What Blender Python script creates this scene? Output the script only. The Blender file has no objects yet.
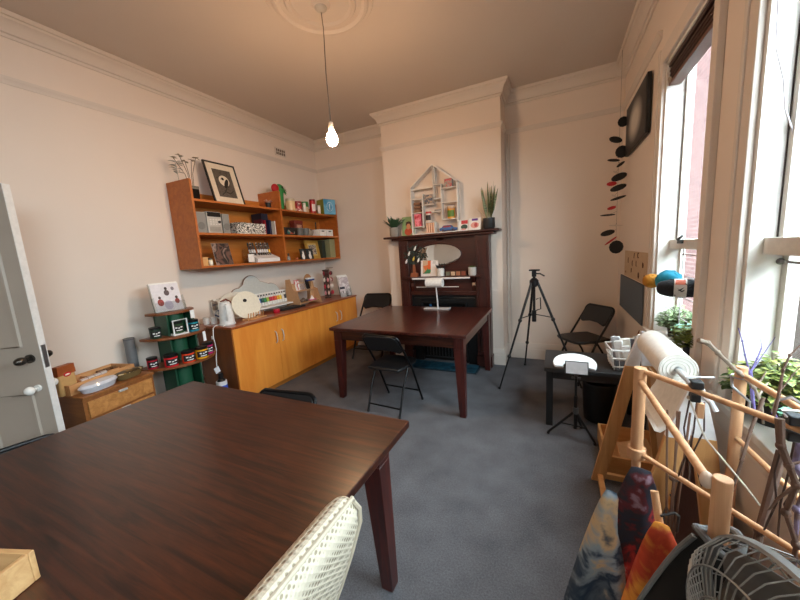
import bpy, bmesh, math, random
from mathutils import Vector, Matrix, Euler
random.seed(7)
C = bpy.context.scene.collection
PI = math.pi
def R_(d): return math.radians(d)

# ------------------------------------------------------------------ materials
MC = {}
def lin(h):
    h = h.lstrip('#')
    v = [int(h[i:i+2], 16)/255 for i in (0, 2, 4)]
    return tuple(c/12.92 if c <= .04045 else ((c+.055)/1.055)**2.4 for c in v) + (1,)
def newmat(name):
    m = bpy.data.materials.new(name); m.use_nodes = True
    nt = m.node_tree; b = nt.nodes['Principled BSDF']
    return m, nt, b
def mm(h, rough=.5, metal=0., grain=.06, scale=40., bump=0., emit=0, trans=0, coat=0):
    """plain procedural material: colour with a faint noise variation"""
    k = (h, rough, metal, grain, scale, bump, emit, trans, coat)
    if k in MC: return MC[k]
    m, nt, b = newmat('mat_'+h)
    c = lin(h)
    n = nt.nodes.new('ShaderNodeTexNoise'); n.inputs['Scale'].default_value = scale; n.inputs['Detail'].default_value = 3
    tc = nt.nodes.new('ShaderNodeTexCoord'); nt.links.new(tc.outputs['Object'], n.inputs['Vector'])
    r = nt.nodes.new('ShaderNodeValToRGB')
    r.color_ramp.elements[0].position = .3; r.color_ramp.elements[1].position = .7
    r.color_ramp.elements[0].color = tuple(max(0, x*(1-grain)) for x in c[:3])+(1,)
    r.color_ramp.elements[1].color = tuple(min(1, x*(1+grain)) for x in c[:3])+(1,)
    nt.links.new(n.outputs['Fac'], r.inputs['Fac']); nt.links.new(r.outputs['Color'], b.inputs['Base Color'])
    b.inputs['Roughness'].default_value = rough; b.inputs['Metallic'].default_value = metal
    if coat: b.inputs['Coat Weight'].default_value = coat; b.inputs['Coat Roughness'].default_value = .15
    if bump:
        bp = nt.nodes.new('ShaderNodeBump'); bp.inputs['Strength'].default_value = bump; bp.inputs['Distance'].default_value = .004
        nt.links.new(n.outputs['Fac'], bp.inputs['Height']); nt.links.new(bp.outputs['Normal'], b.inputs['Normal'])
    if emit:
        b.inputs['Emission Color'].default_value = c; b.inputs['Emission Strength'].default_value = emit
    if trans:
        b.inputs['Transmission Weight'].default_value = trans; b.inputs['IOR'].default_value = 1.2
    MC[k] = m; return m
def wood(h1, h2, axis=0, scale=6., rough=.4, stretch=14., coat=0., bump=.05, mid=None):
    k = ('w', h1, h2, axis, scale, rough, stretch, coat)
    if k in MC: return MC[k]
    m, nt, b = newmat('wood_'+h1)
    tc = nt.nodes.new('ShaderNodeTexCoord'); mp = nt.nodes.new('ShaderNodeMapping')
    s = [stretch, stretch, stretch]; s[axis] = 1.
    mp.inputs['Scale'].default_value = s
    nt.links.new(tc.outputs['Object'], mp.inputs['Vector'])
    n = nt.nodes.new('ShaderNodeTexNoise'); n.inputs['Scale'].default_value = scale/3; n.inputs['Detail'].default_value = 5; n.inputs['Roughness'].default_value = .65
    n.inputs['Distortion'].default_value = .6
    nt.links.new(mp.outputs['Vector'], n.inputs['Vector'])
    r = nt.nodes.new('ShaderNodeValToRGB')
    r.color_ramp.elements[0].position = .36; r.color_ramp.elements[1].position = .68
    r.color_ramp.elements[0].color = lin(h1); r.color_ramp.elements[1].color = lin(h2)
    nt.links.new(n.outputs['Fac'], r.inputs['Fac']); nt.links.new(r.outputs['Color'], b.inputs['Base Color'])
    b.inputs['Roughness'].default_value = rough
    if coat: b.inputs['Coat Weight'].default_value = coat; b.inputs['Coat Roughness'].default_value = .2
    if bump:
        bp = nt.nodes.new('ShaderNodeBump'); bp.inputs['Strength'].default_value = bump; bp.inputs['Distance'].default_value = .003
        nt.links.new(n.outputs['Fac'], bp.inputs['Height']); nt.links.new(bp.outputs['Normal'], b.inputs['Normal'])
    MC[k] = m; return m
def patches(name, cols, scale=8., rough=.6, kind='noise', detail=2., stretch=(1,1,1), contrast=None):
    """blotchy print / painted cloth: stops of a noise or voronoi field"""
    if name in MC: return MC[name]
    m, nt, b = newmat(name)
    tc = nt.nodes.new('ShaderNodeTexCoord'); mp = nt.nodes.new('ShaderNodeMapping'); mp.inputs['Scale'].default_value = stretch
    nt.links.new(tc.outputs['Object'], mp.inputs['Vector'])
    if kind == 'noise':
        n = nt.nodes.new('ShaderNodeTexNoise'); n.inputs['Detail'].default_value = detail; n.inputs['Distortion'].default_value = .8; out = n.outputs['Fac']
    else:
        n = nt.nodes.new('ShaderNodeTexVoronoi'); sep = nt.nodes.new('ShaderNodeSeparateColor'); nt.links.new(n.outputs['Color'], sep.inputs['Color']); out = sep.outputs['Red']
    n.inputs['Scale'].default_value = scale; nt.links.new(mp.outputs['Vector'], n.inputs['Vector'])
    r = nt.nodes.new('ShaderNodeValToRGB'); r.color_ramp.interpolation = 'EASE' if kind == 'noise' else 'CONSTANT'
    lo, hi = (contrast or ((.3, .7) if kind == 'noise' else (0., .86)))
    while len(r.color_ramp.elements) < len(cols): r.color_ramp.elements.new(.5)
    for i, c in enumerate(cols):
        r.color_ramp.elements[i].position = lo+(hi-lo)*i/max(1, len(cols)-1); r.color_ramp.elements[i].color = lin(c)
    nt.links.new(out, r.inputs['Fac']); nt.links.new(r.outputs['Color'], b.inputs['Base Color'])
    b.inputs['Roughness'].default_value = rough
    MC[name] = m; return m
def zebra():
    if 'zebra' in MC: return MC['zebra']
    m, nt, b = newmat('zebra_print')
    tc = nt.nodes.new('ShaderNodeTexCoord'); n = nt.nodes.new('ShaderNodeTexNoise'); n.inputs['Scale'].default_value = 34; n.inputs['Distortion'].default_value = 2.5; n.inputs['Detail'].default_value = 0
    nt.links.new(tc.outputs['Object'], n.inputs['Vector'])
    r = nt.nodes.new('ShaderNodeValToRGB'); r.color_ramp.interpolation = 'CONSTANT'
    r.color_ramp.elements[0].color = lin('141414'); r.color_ramp.elements[1].color = lin('e9e6df'); r.color_ramp.elements[1].position = .44
    e = r.color_ramp.elements.new(.5); e.color = lin('141414'); e = r.color_ramp.elements.new(.56); e.color = lin('e9e6df')
    nt.links.new(n.outputs['Fac'], r.inputs['Fac']); nt.links.new(r.outputs['Color'], b.inputs['Base Color'])
    MC['zebra'] = m; return m
def quilt():
    if 'quilt' in MC: return MC['quilt']
    m, nt, b = newmat('quilted_cream_fabric')
    tc = nt.nodes.new('ShaderNodeTexCoord'); mp = nt.nodes.new('ShaderNodeMapping'); mp.inputs['Rotation'].default_value = (R_(45), 0, 0); mp.inputs['Scale'].default_value = (1, 1, 1)
    nt.links.new(tc.outputs['Object'], mp.inputs['Vector'])
    w = nt.nodes.new('ShaderNodeTexVoronoi'); w.inputs['Scale'].default_value = 88; w.inputs['Randomness'].default_value = 0
    nt.links.new(mp.outputs['Vector'], w.inputs['Vector'])
    r = nt.nodes.new('ShaderNodeValToRGB'); r.color_ramp.elements[0].position = .28; r.color_ramp.elements[1].position = .42
    r.color_ramp.elements[0].color = lin('9c917b'); r.color_ramp.elements[1].color = lin('d8cfbb')
    nt.links.new(w.outputs['Distance'], r.inputs['Fac']); nt.links.new(r.outputs['Color'], b.inputs['Base Color'])
    bp = nt.nodes.new('ShaderNodeBump'); bp.inputs['Strength'].default_value = .8; bp.inputs['Distance'].default_value = .006
    nt.links.new(w.outputs['Distance'], bp.inputs['Height']); nt.links.new(bp.outputs['Normal'], b.inputs['Normal'])
    b.inputs['Roughness'].default_value = .85
    MC['quilt'] = m; return m
def glass(name, tint='ffffff', refl=.08):
    if name in MC: return MC[name]
    m = bpy.data.materials.new(name); m.use_nodes = True; nt = m.node_tree
    nt.nodes.clear(); o = nt.nodes.new('ShaderNodeOutputMaterial'); mx = nt.nodes.new('ShaderNodeMixShader')
    t = nt.nodes.new('ShaderNodeBsdfTransparent'); t.inputs['Color'].default_value = lin(tint)
    g = nt.nodes.new('ShaderNodeBsdfGlossy'); g.inputs['Roughness'].default_value = .03
    mx.inputs['Fac'].default_value = refl
    nt.links.new(t.outputs[0], mx.inputs[1]); nt.links.new(g.outputs[0], mx.inputs[2]); nt.links.new(mx.outputs[0], o.inputs['Surface'])
    MC[name] = m; return m
def brick_mat(c1, c2, mortar):
    k = 'brick'+c1
    if k in MC: return MC[k]
    m, nt, b = newmat('brick_'+c1)
    tc = nt.nodes.new('ShaderNodeTexCoord'); mp = nt.nodes.new('ShaderNodeMapping'); mp.inputs['Rotation'].default_value = (0, R_(90), R_(90))
    sx = nt.nodes.new('ShaderNodeSeparateXYZ'); cx = nt.nodes.new('ShaderNodeCombineXYZ')
    nt.links.new(tc.outputs['Object'], sx.inputs[0]); nt.links.new(sx.outputs['Y'], cx.inputs['X']); nt.links.new(sx.outputs['Z'], cx.inputs['Y'])
    t = nt.nodes.new('ShaderNodeTexBrick'); t.inputs['Scale'].default_value = 4.3
    t.inputs['Color1'].default_value = lin(c1); t.inputs['Color2'].default_value = lin(c2); t.inputs['Mortar'].default_value = lin(mortar)
    t.inputs['Mortar Size'].default_value = .02; t.inputs['Brick Width'].default_value = .95; t.inputs['Row Height'].default_value = .34
    nt.links.new(cx.outputs[0], t.inputs['Vector']); nt.links.new(t.outputs['Color'], b.inputs['Base Color']); b.inputs['Roughness'].default_value = .9
    MC[k] = m; return m
def wallpaint(name, h, bump=.15):
    if name in MC: return MC[name]
    m, nt, b = newmat(name); c = lin(h)
    tc = nt.nodes.new('ShaderNodeTexCoord')
    n = nt.nodes.new('ShaderNodeTexNoise'); n.inputs['Scale'].default_value = 1.7; n.inputs['Detail'].default_value = 4
    n2 = nt.nodes.new('ShaderNodeTexNoise'); n2.inputs['Scale'].default_value = 90; n2.inputs['Detail'].default_value = 3
    nt.links.new(tc.outputs['Object'], n.inputs['Vector']); nt.links.new(tc.outputs['Object'], n2.inputs['Vector'])
    r = nt.nodes.new('ShaderNodeValToRGB'); r.color_ramp.elements[0].position = .3; r.color_ramp.elements[1].position = .7
    r.color_ramp.elements[0].color = tuple(x*.965 for x in c[:3])+(1,); r.color_ramp.elements[1].color = c
    nt.links.new(n.outputs['Fac'], r.inputs['Fac']); nt.links.new(r.outputs['Color'], b.inputs['Base Color'])
    bp = nt.nodes.new('ShaderNodeBump'); bp.inputs['Strength'].default_value = bump; bp.inputs['Distance'].default_value = .002
    nt.links.new(n2.outputs['Fac'], bp.inputs['Height']); nt.links.new(bp.outputs['Normal'], b.inputs['Normal'])
    b.inputs['Roughness'].default_value = .6
    MC[name] = m; return m
def carpet():
    m, nt, b = newmat('grey_carpet')
    tc = nt.nodes.new('ShaderNodeTexCoord')
    n = nt.nodes.new('ShaderNodeTexNoise'); n.inputs['Scale'].default_value = 120; n.inputs['Detail'].default_value = 4; n.inputs['Roughness'].default_value = .8
    n2 = nt.nodes.new('ShaderNodeTexNoise'); n2.inputs['Scale'].default_value = 5; n2.inputs['Detail'].default_value = 3
    mx = nt.nodes.new('ShaderNodeMix'); mx.data_type = 'FLOAT'; mx.inputs[0].default_value = .3
    nt.links.new(tc.outputs['Object'], n.inputs['Vector']); nt.links.new(tc.outputs['Object'], n2.inputs['Vector'])
    nt.links.new(n.outputs['Fac'], mx.inputs[2]); nt.links.new(n2.outputs['Fac'], mx.inputs[3])
    r = nt.nodes.new('ShaderNodeValToRGB'); r.color_ramp.elements[0].position = .35; r.color_ramp.elements[1].position = .65
    r.color_ramp.elements[0].color = lin('424246'); r.color_ramp.elements[1].color = lin('6c6c71')
    nt.links.new(mx.outputs[0], r.inputs['Fac']); nt.links.new(r.outputs['Color'], b.inputs['Base Color'])
    bp = nt.nodes.new('ShaderNodeBump'); bp.inputs['Strength'].default_value = .5; bp.inputs['Distance'].default_value = .006
    nt.links.new(n.outputs['Fac'], bp.inputs['Height']); nt.links.new(bp.outputs['Normal'], b.inputs['Normal'])
    b.inputs['Roughness'].default_value = .95
    return m

# ------------------------------------------------------------------ mesh building
class MB:
    def __init__(self): self.bm = bmesh.new(); self.mi = 0; self.mats = []
    def use(self, mat):
        if mat not in self.mats: self.mats.append(mat)
        self.mi = self.mats.index(mat); return self
    def _f(self, vs, smooth=False):
        try: f = self.bm.faces.new(vs)
        except ValueError: return
        f.material_index = self.mi; f.smooth = smooth
    def box(self, c, s, rot=None, taper=None):
        hx, hy, hz = s[0]/2, s[1]/2, s[2]/2; vs = []
        M = Euler(rot).to_matrix() if rot else None
        for z in (-1, 1):
            for x, y in ((-1, -1), (1, -1), (1, 1), (-1, 1)):
                k = taper if (taper and z < 0) else 1
                v = Vector((x*hx*k, y*hy*k, z*hz))
                if M: v = M @ v
                vs.append(self.bm.verts.new(v+Vector(c)))
        for q in ((3, 2, 1, 0), (4, 5, 6, 7), (0, 1, 5, 4), (1, 2, 6, 5), (2, 3, 7, 6), (3, 0, 4, 7)): self._f([vs[i] for i in q])
        return self
    def b2(self, x0, x1, y0, y1, z0, z1): return self.box(((x0+x1)/2, (y0+y1)/2, (z0+z1)/2), (abs(x1-x0), abs(y1-y0), abs(z1-z0)))
    def hexa(self, bot, top):
        vs = [self.bm.verts.new(v) for v in list(bot)+list(top)]
        for q in ((3, 2, 1, 0), (4, 5, 6, 7), (0, 1, 5, 4), (1, 2, 6, 5), (2, 3, 7, 6), (3, 0, 4, 7)): self._f([vs[i] for i in q])
        return self
    def tube(self, pts, r, n=10, closed=False, caps=True):
        pts = [Vector(p) for p in pts]; N = len(pts)
        rs = r if isinstance(r, (list, tuple)) else [r]*N
        rings = []; up = None
        for i, p in enumerate(pts):
            if closed: t = pts[(i+1) % N]-pts[i-1]
            else: t = pts[min(i+1, N-1)]-pts[max(i-1, 0)]
            t.normalize()
            if up is None:
                a = Vector((0, 0, 1)) if abs(t.z) < .9 else Vector((1, 0, 0)); up = (a-t*a.dot(t)).normalized()
            else:
                up = up-t*up.dot(t)
                if up.length < 1e-5:
                    a = Vector((0, 0, 1)) if abs(t.z) < .9 else Vector((1, 0, 0)); up = a-t*a.dot(t)
                up.normalize()
            sd = t.cross(up)
            rings.append([self.bm.verts.new(p+(up*math.cos(2*PI*k/n)+sd*math.sin(2*PI*k/n))*rs[i]) for k in range(n)])
        for i in range(N if closed else N-1):
            a, b = rings[i], rings[(i+1) % N]
            for k in range(n): self._f([a[k], b[k], b[(k+1) % n], a[(k+1) % n]][::-1], True)
        if caps and not closed:
            self._f(rings[0]); self._f(rings[-1][::-1])
        return self
    def cyl(self, p0, p1, r, r1=None, n=20): return self.tube([p0, p1], [r, r if r1 is None else r1], n)
    def lathe(self, prof, c=(0, 0, 0), n=28, sx=1, sy=1, M=None):
        rings = []; c = Vector(c)
        for (r, z) in prof:
            ring = []
            for k in range(n):
                v = Vector((r*math.cos(2*PI*k/n)*sx, r*math.sin(2*PI*k/n)*sy, z))
                if M: v = M @ v
                ring.append(self.bm.verts.new(v+c))
            rings.append(ring)
        for a, b in zip(rings, rings[1:]):
            for k in range(n): self._f([a[k], a[(k+1) % n], b[(k+1) % n], b[k]], True)
        if prof[0][0] > 1e-6: self._f(rings[0][::-1])
        if prof[-1][0] > 1e-6: self._f(rings[-1])
        return self
    def ell(self, c, r, n=16, m=10, M=None):
        pr = [(max(1e-4, math.sin(PI*i/m)), -math.cos(PI*i/m)) for i in range(m+1)]
        c = Vector(c); rings = []
        for (a, z) in pr:
            ring = []
            for k in range(n):
                v = Vector((a*math.cos(2*PI*k/n)*r[0], a*math.sin(2*PI*k/n)*r[1], z*r[2]))
                if M: v = M @ v
                ring.append(self.bm.verts.new(v+c))
            rings.append(ring)
        for a, b in zip(rings, rings[1:]):
            for k in range(n): self._f([a[k], a[(k+1) % n], b[(k+1) % n], b[k]], True)
        return self
    def prism(self, poly, d0, d1, axes='xz', M=None, c=(0, 0, 0)):
        """extrude a 2-D polygon (in plane axes) along the remaining axis from d0 to d1"""
        ia, ib = 'xyz'.index(axes[0]), 'xyz'.index(axes[1]); ic = 3-ia-ib
        lay = []
        for d in (d0, d1):
            L = []
            for (a, b) in poly:
                v = Vector((0, 0, 0)); v[ia] = a; v[ib] = b; v[ic] = d
                if M: v = M @ v
                L.append(self.bm.verts.new(v+Vector(c)))
            lay.append(L)
        n = len(poly)
        self._f(lay[0]); self._f(lay[1][::-1])
        for k in range(n): self._f([lay[0][k], lay[1][k], lay[1][(k+1) % n], lay[0][(k+1) % n]])
        return self
    def grid(self, P, smooth=True, closed=False):
        V = [[self.bm.verts.new(p) for p in row] for row in P]
        for a, b in zip(V, V[1:]):
            n = len(a)
            for k in range(n if closed else n-1): self._f([a[k], a[(k+1) % n], b[(k+1) % n], b[k]], smooth)
        return self
    def leaf(self, base, d, L, w, up=Vector((0, 0, 1)), droop=.3):
        base = Vector(base); d = Vector(d).normalized(); s = d.cross(up)
        if s.length < 1e-3: s = Vector((1, 0, 0))
        s.normalize(); nrm = s.cross(d)
        pts = []
        for t, k in ((0, .12), (.35, 1), (.7, .75), (1, .05)):
            p = base+d*L*t-Vector((0, 0, 1))*droop*L*t*t
            pts.append((p-s*w*k/2+nrm*w*.12*k, p, p+s*w*k/2+nrm*w*.12*k))
        self.grid(pts)
        return self
def O(name, mb, mat=None, parent=None, bevel=0, loc=None, rot=None, seg=2, sharp=35):
    bmesh.ops.recalc_face_normals(mb.bm, faces=mb.bm.faces[:])
    me = bpy.data.meshes.new(name); mb.bm.to_mesh(me); mb.bm.free()
    for m_ in (mb.mats or [mat]): me.materials.append(m_)
    try: me.set_sharp_from_angle(angle=R_(sharp))
    except Exception: pass
    o = bpy.data.objects.new(name, me); C.objects.link(o)
    if parent: o.parent = parent
    if loc: o.location = loc
    if rot: o.rotation_euler = rot
    if bevel:
        b = o.modifiers.new('edge', 'BEVEL'); b.width = bevel; b.segments = seg; b.limit_method = 'ANGLE'; b.angle_limit = R_(40)
    return o
def tag(o, label, cat, group=None):
    o['label'] = label; o['category'] = cat
    if group: o['group'] = group
    return o
def T(name, label, cat, loc=(0, 0, 0), rz=0, group=None, rot=None, sc=1):
    o = bpy.data.objects.new(name, None); C.objects.link(o); o.location = loc
    o.rotation_euler = rot if rot else (0, 0, rz); o.scale = (sc, sc, sc); o.empty_display_size = .05
    return tag(o, label, cat, group)
def S(name, mb, mat, bevel=0):
    o = O(name, mb, mat, None, bevel); o['kind'] = 'structure'; return o
def dup(root, loc, rz, label, group=None, sc=None, rot=None):
    r = root.copy(); C.objects.link(r); r.location = loc; r.rotation_euler = rot if rot else (0, 0, rz); r['label'] = label
    if sc: r.scale = (sc, sc, sc)
    if group: r['group'] = group
    for ch in list(root.children):
        c = ch.copy(); C.objects.link(c); c.parent = r
        for g in ch.children:
            d = g.copy(); C.objects.link(d); d.parent = c
    return r

# ------------------------------------------------------------------ palette
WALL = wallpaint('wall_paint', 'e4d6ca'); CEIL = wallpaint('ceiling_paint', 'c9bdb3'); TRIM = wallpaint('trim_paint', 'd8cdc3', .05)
WTRIM = mm('ddd8d2', .45, grain=.03, scale=6)
WHITE = mm('e8e6e2', .5); WHITEP = mm('eeeeee', .35); BLACK = mm('121213', .45); BLACKM = mm('17171a', .35, .3)
PADBLK = mm('151517', .5, bump=.1, scale=160); CHROME = mm('d6d6d8', .35, .55); STEEL = mm('9a9a9d', .35, .9)
SHELFW = wood('a65820', 'bd6c2b', 1, 5, .45, 10); CABW = wood('d8812f', 'e79a42', 2, 3, .42, 8); CABSIDE = wood('6d3816', '84481f', 2, 4, .45, 10)  # cupboard side wood: shade on the end panel is put into the darker colour
CABTOP = wood('8a4522', 'a65a30', 1, 5, .3, 10, coat=.3)
MAHX = wood('1a0706', '4a200e', 0, 9, .33, 18, coat=.25); MAHZ = wood('2e0d0b', '50190f', 2, 8, .35, 14, coat=.2)
MAHY = wood('2c0f0b', '572319', 1, 7, .3, 14, coat=.35)
MANT = wood('2c0d09', '481a10', 2, 6, .38, 10, coat=.15); MANTX = wood('2c0d09', '481a10', 0, 6, .38, 10, coat=.15)
DOWEL = wood('c08e66', 'd6a77f', 2, 8, .5, 14); DOWELX = wood('c08e66', 'd6a77f', 0, 8, .5, 14)
PINE = wood('c08a52', 'd8a56c', 2, 6, .5, 12); PINEX = wood('c08a52', 'd8a56c', 0, 6, .5, 12)
BAMB = wood('b98150', 'd3a06c', 0, 6, .45, 14); OAK = wood('a06a36', 'c58b50', 1, 6, .4, 12); OAKD = wood('7d4a26', '99602f', 1, 6, .4, 12)
GREEN = mm('16462f', .45); KRAFT = mm('b98f68', .8, bump=.1); CLEAR = glass('clear_acrylic', 'f4f6f6', .06)
PAPER = mm('ece9e4', .8); DIRT = mm('2a1d14', .95, grain=.3)

# ------------------------------------------------------------------ the room
XL, XR, YB, YN, ZC = -3.49, .649, 4.40, -1.80, 3.28
BX0, BX1, BY = -2.10, -.572, 4.06
S('floor', MB().b2(XL-.02, XR+.02, YN-.02, YB+.02, -.12, 0), carpet())
S('ceiling', MB().b2(XL-.2, XR+.35, YN-.2, YB+.2, ZC, ZC+.12), CEIL)
m = MB().b2(XL-.15, XL, YN-.15, -.46, 0, ZC).b2(XL-.15, XL, -.46, .36, 2.02, ZC).b2(XL-.15, XL, .36, YB+.15, 0, ZC)
S('wall_left', m, WALL)
S('wall_hall_blocker', MB().b2(XL-1.3, XL-1.2, -1.4, 1.4, 0, 2.6).b2(XL-1.2, XL-.15, -1.4, -1.3, 0, 2.6).b2(XL-1.2, XL-.15, 1.3, 1.4, 0, 2.6).b2(XL-1.3, XL-.15, -1.4, 1.4, 2.6, 2.7).b2(XL-1.3, XL-.02, -1.4, 1.4, -.12, 0), WALL)  # unseen hall box, added behind the doorway to keep sky light from leaking in
S('wall_back', MB().b2(XL-.15, XR+.35, YB, YB+.15, 0, ZC), WALL)
S('wall_chimney', MB().b2(BX0, BX1, BY, YB, 0, ZC), WALL)
S('wall_near', MB().b2(XL-.15, XR+.35, YN-.15, YN, 0, ZC), WALL)
WT = .15
SILL = .80
WIN = [(2.09, 2.885, 2.60), (.76, 1.685, 2.60), (-1.62, -.30, 2.75)]  # last window is unseen, added behind the camera to bring in more daylight
m = MB()
ys = [YN-.15]
for (a, b, t) in sorted(WIN): ys += [a, b]
ys.append(YB+.15)
for i in range(0, len(ys), 2): m.b2(XR, XR+WT, ys[i], ys[i+1], 0, ZC)
for (a, b, t) in WIN:
    m.b2(XR, XR+WT, a, b, 0, SILL-.03); m.b2(XR, XR+WT, a, b, t, ZC)
S('wall_right', m, WALL)
def sweep(path, prof, closed):
    """path: plan points with the room on the left hand; prof: (distance from wall, z)"""
    N = len(path); rows = []
    for i in range(N):
        p = Vector(path[i]).to_2d()
        def nrm(a, b):
            d = (Vector(b).to_2d()-Vector(a).to_2d()).normalized(); return Vector((-d.y, d.x))
        if closed or 0 < i < N-1:
            n1 = nrm(path[i-1], path[i]); n2 = nrm(path[i], path[(i+1) % N]); k = (n1+n2)/(1+n1.dot(n2))
        elif i == 0: k = nrm(path[0], path[1])
        else: k = nrm(path[-2], path[-1])
        rows.append([Vector((p.x+k.x*d, p.y+k.y*d, z)) for d, z in prof])
    if closed: rows.append(rows[0])
    mb = MB(); mb.grid(rows, smooth=False, closed=True)
    if not closed: 
        for r in (rows[0], rows[-1]): mb._f([mb.bm.verts.new(v) for v in r])
    bmesh.ops.remove_doubles(mb.bm, verts=mb.bm.verts[:], dist=1e-5)
    return mb
ROOM = [(XL, YN), (XR, YN), (XR, YB), (BX1, YB), (BX1, BY), (BX0, BY), (BX0, YB), (XL, YB)]
cor = [(0, ZC), (0, ZC-.145), (.012, ZC-.145), (.016, ZC-.125), (.03, ZC-.12), (.036, ZC-.09), (.052, ZC-.062), (.074, ZC-.045), (.078, ZC-.03), (.09, ZC-.028), (.098, ZC-.012), (.098, ZC)]
S('trim_cornice', sweep(ROOM, cor, True), TRIM)
rz = 2.842
rail = [(0, rz-.028), (.008, rz-.028), (.012, rz-.01), (.022, rz), (.03, rz+.012), (.03, rz+.02), (0, rz+.022)]
S('trim_picture_rail', sweep([(XR, 3.02), (XR, YB), (BX1, YB), (BX1, BY), (BX0, BY), (BX0, YB), (XL, YB), (XL, YN)], rail, False), TRIM)
bb = [(0, 0), (.022, 0), (.022, .125), (.017, .13), (.017, .175), (.012, .185), (.008, .2), (0, .2)]
S('baseboard_back', sweep([(XR, YN), (XR, YB), (BX1, YB), (BX1, BY), (-.70, BY)], bb, False), TRIM)
S('baseboard_left', sweep([(-1.88, BY), (BX0, BY), (BX0, YB), (XL, YB), (XL, .42)], bb, False), TRIM)
S('trim_alcove', MB().cyl((-.545, YB-.018, .2), (-.545, YB-.018, 2.81), .012, n=8).cyl((-.515, YB-.012, .2), (-.515, YB-.012, 2.81), .008, n=8), TRIM)
m = MB(); 
rose = [(.0001, ZC-.05), (.05, ZC-.05), (.07, ZC-.03), (.16, ZC-.018), (.2, ZC-.02), (.215, ZC-.036), (.24, ZC-.036), (.255, ZC-.02), (.29, ZC-.018), (.31, ZC-.034), (.33, ZC-.03), (.345, ZC-.014), (.37, ZC-.012), (.38, ZC)]
S('ceiling_rose', MB().lathe(rose, (-1.52, 2.14, 0), 56), CEIL)

# windows: frame, sashes, panes, reveal linings, casing, stool and apron
PANE = glass('window_pane', 'eaf2f4', .05)
for i, (a, b, t) in enumerate(WIN):
    w = T('window_%d' % (i+1), 'white sash window', 'window', (XR, 0, 0)); 
    for k in ('label', 'category'): del w[k]
    w['kind'] = 'structure'
    xf = (.10, .075, .10)[i]; mr = 1.42
    f = MB().b2(.001, .148, a, a+.022, SILL, t).b2(.001, .148, b-.022, b, SILL, t).b2(.001, .148, a, b, t-.02, t)
    O('window_lining', f, WTRIM, w)
    f = MB().b2(xf, xf+.035, a+.022, a+.055, mr-.03, t-.02).b2(xf, xf+.035, b-.055, b-.022, mr-.03, t-.02).b2(xf, xf+.035, a+.06, b-.06, t-.07, t-.02).b2(xf-.035, xf+.035, a+.022, b-.022, mr-.03, mr+.03)
    O('window_frame', f, mm('d8d4cd', .5), w)
    O('window_gap_line', MB().b2(xf-.003, xf+.004, b-.027, b-.021, mr+.03, t-.02).b2(xf-.003, xf+.004, a+.021, a+.027, mr+.03, t-.02), mm('3a2f2a', .8), w)  # dark strips along the gap between lining and upper sash
    f = MB().b2(xf+.02, xf+.045, a+.022, a+.055, SILL, mr).b2(xf+.02, xf+.045, b-.055, b-.022, SILL, mr).b2(xf+.02, xf+.045, a+.055, b-.055, SILL, SILL+.05)
    O('window_sash', f, mm('d8d4cd', .5), w)
    O('window_pane', MB().b2(xf+.014, xf+.018, a+.055, b-.055, mr+.03, t-.07).b2(xf+.034, xf+.038, a+.05, b-.05, SILL+.05, mr-.03), PANE, w)
    O('window_latch', MB().b2(xf-.05, xf-.036, (a+b)/2+.1, (a+b)/2+.17, mr+.005, mr+.03).cyl((xf-.055, (a+b)/2+.135, mr+.03), (xf-.055, (a+b)/2+.06, mr+.05), .008), mm('2a2724', .5, .4), w)
    f = MB()
    c0 = a-.20 if i else a-.2
    f.b2(-.02, 0, a-.075, a, SILL, t+.10).b2(-.02, 0, b, b+.075, SILL, t+.10).b2(-.02, 0, a, b, t, t+.10)
    f.b2(-.028, 0, a-.09, a-.065, SILL, t+.11).b2(-.028, 0, b+.065, b+.09, SILL, t+.11)
    O('window_casing', f, TRIM, w, .003)
    f = MB().b2(-.042, .148, a-.1, b+.1, SILL-.03, SILL)
    f.b2(.148, .20, a, b, SILL-.05, SILL-.01)
    O('window_sill', f, WTRIM, w, .004)
    O('window_apron', MB().b2(-.018, 0, a-.08, b+.08, SILL-.13, SILL-.03), TRIM, w, .003)
# roller blind rolled up over the far window
t = T('roller_blind', 'dark brown slatted blind drawn up at the top of the far window', 'blind', (XR+.062, 2.115, 2.455))
f = MB()
for k in range(7): f.b2(-.045-.004*(k % 2), .02, .0, .745, .012*k+.01, .012*k+.021)
O('blind_slat', f, mm('3a211a', .5), t)
O('blind_headrail', MB().b2(-.055, .02, -.0, .745, .1, .125), wood('2c1712', '4a2a20', 1), t, .004)
for y in (.03, .715): O('cord_lock', MB().b2(-.062, -.03, y-.012, y+.012, .0, .03), mm('b9a48c', .6), t)
O('blind_rail', MB().b2(-.05, .015, 0, .745, -.012, .01), mm('6a4a3e', .5), t, .003)

# door
hx, hy, tx, ty, DH = -3.49, .365, -2.785, .76, 1.995
ang = math.atan2(ty-hy, tx-hx); dl = math.hypot(tx-hx, ty-hy)
d = T('door_1', 'x', 'door', (hx, hy, 0), ang); del d['label']; del d['category']; d['kind'] = 'structure'
DOORP = mm('a89c90', .45, grain=.03, scale=5)
f = MB().b2(0, dl, -.003, .037, .008, DH-.001)
for (a, b_) in ((.1, .36), (.46, dl-.1)):
    for (z0, z1) in ((.22, .76), (1.06, 1.84)):
        for s, yy in ((-1, -.003), (1, .037)):
            f.tube([(a, yy, z0), (b_, yy, z0), (b_, yy, z1), (a, yy, z1)], .012, 6, closed=True)
O('door_leaf', f, DOORP, d, 0)
O('door_edge', MB().b2(dl-.001, dl+.0025, -.0035, .0375, .006, DH+.001), mm('dcdad8', .5), d)
f = MB().b2(dl+.0025, dl+.0045, .004, .03, .92, 1.06); O('latch_plate', f, STEEL, d)
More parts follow.
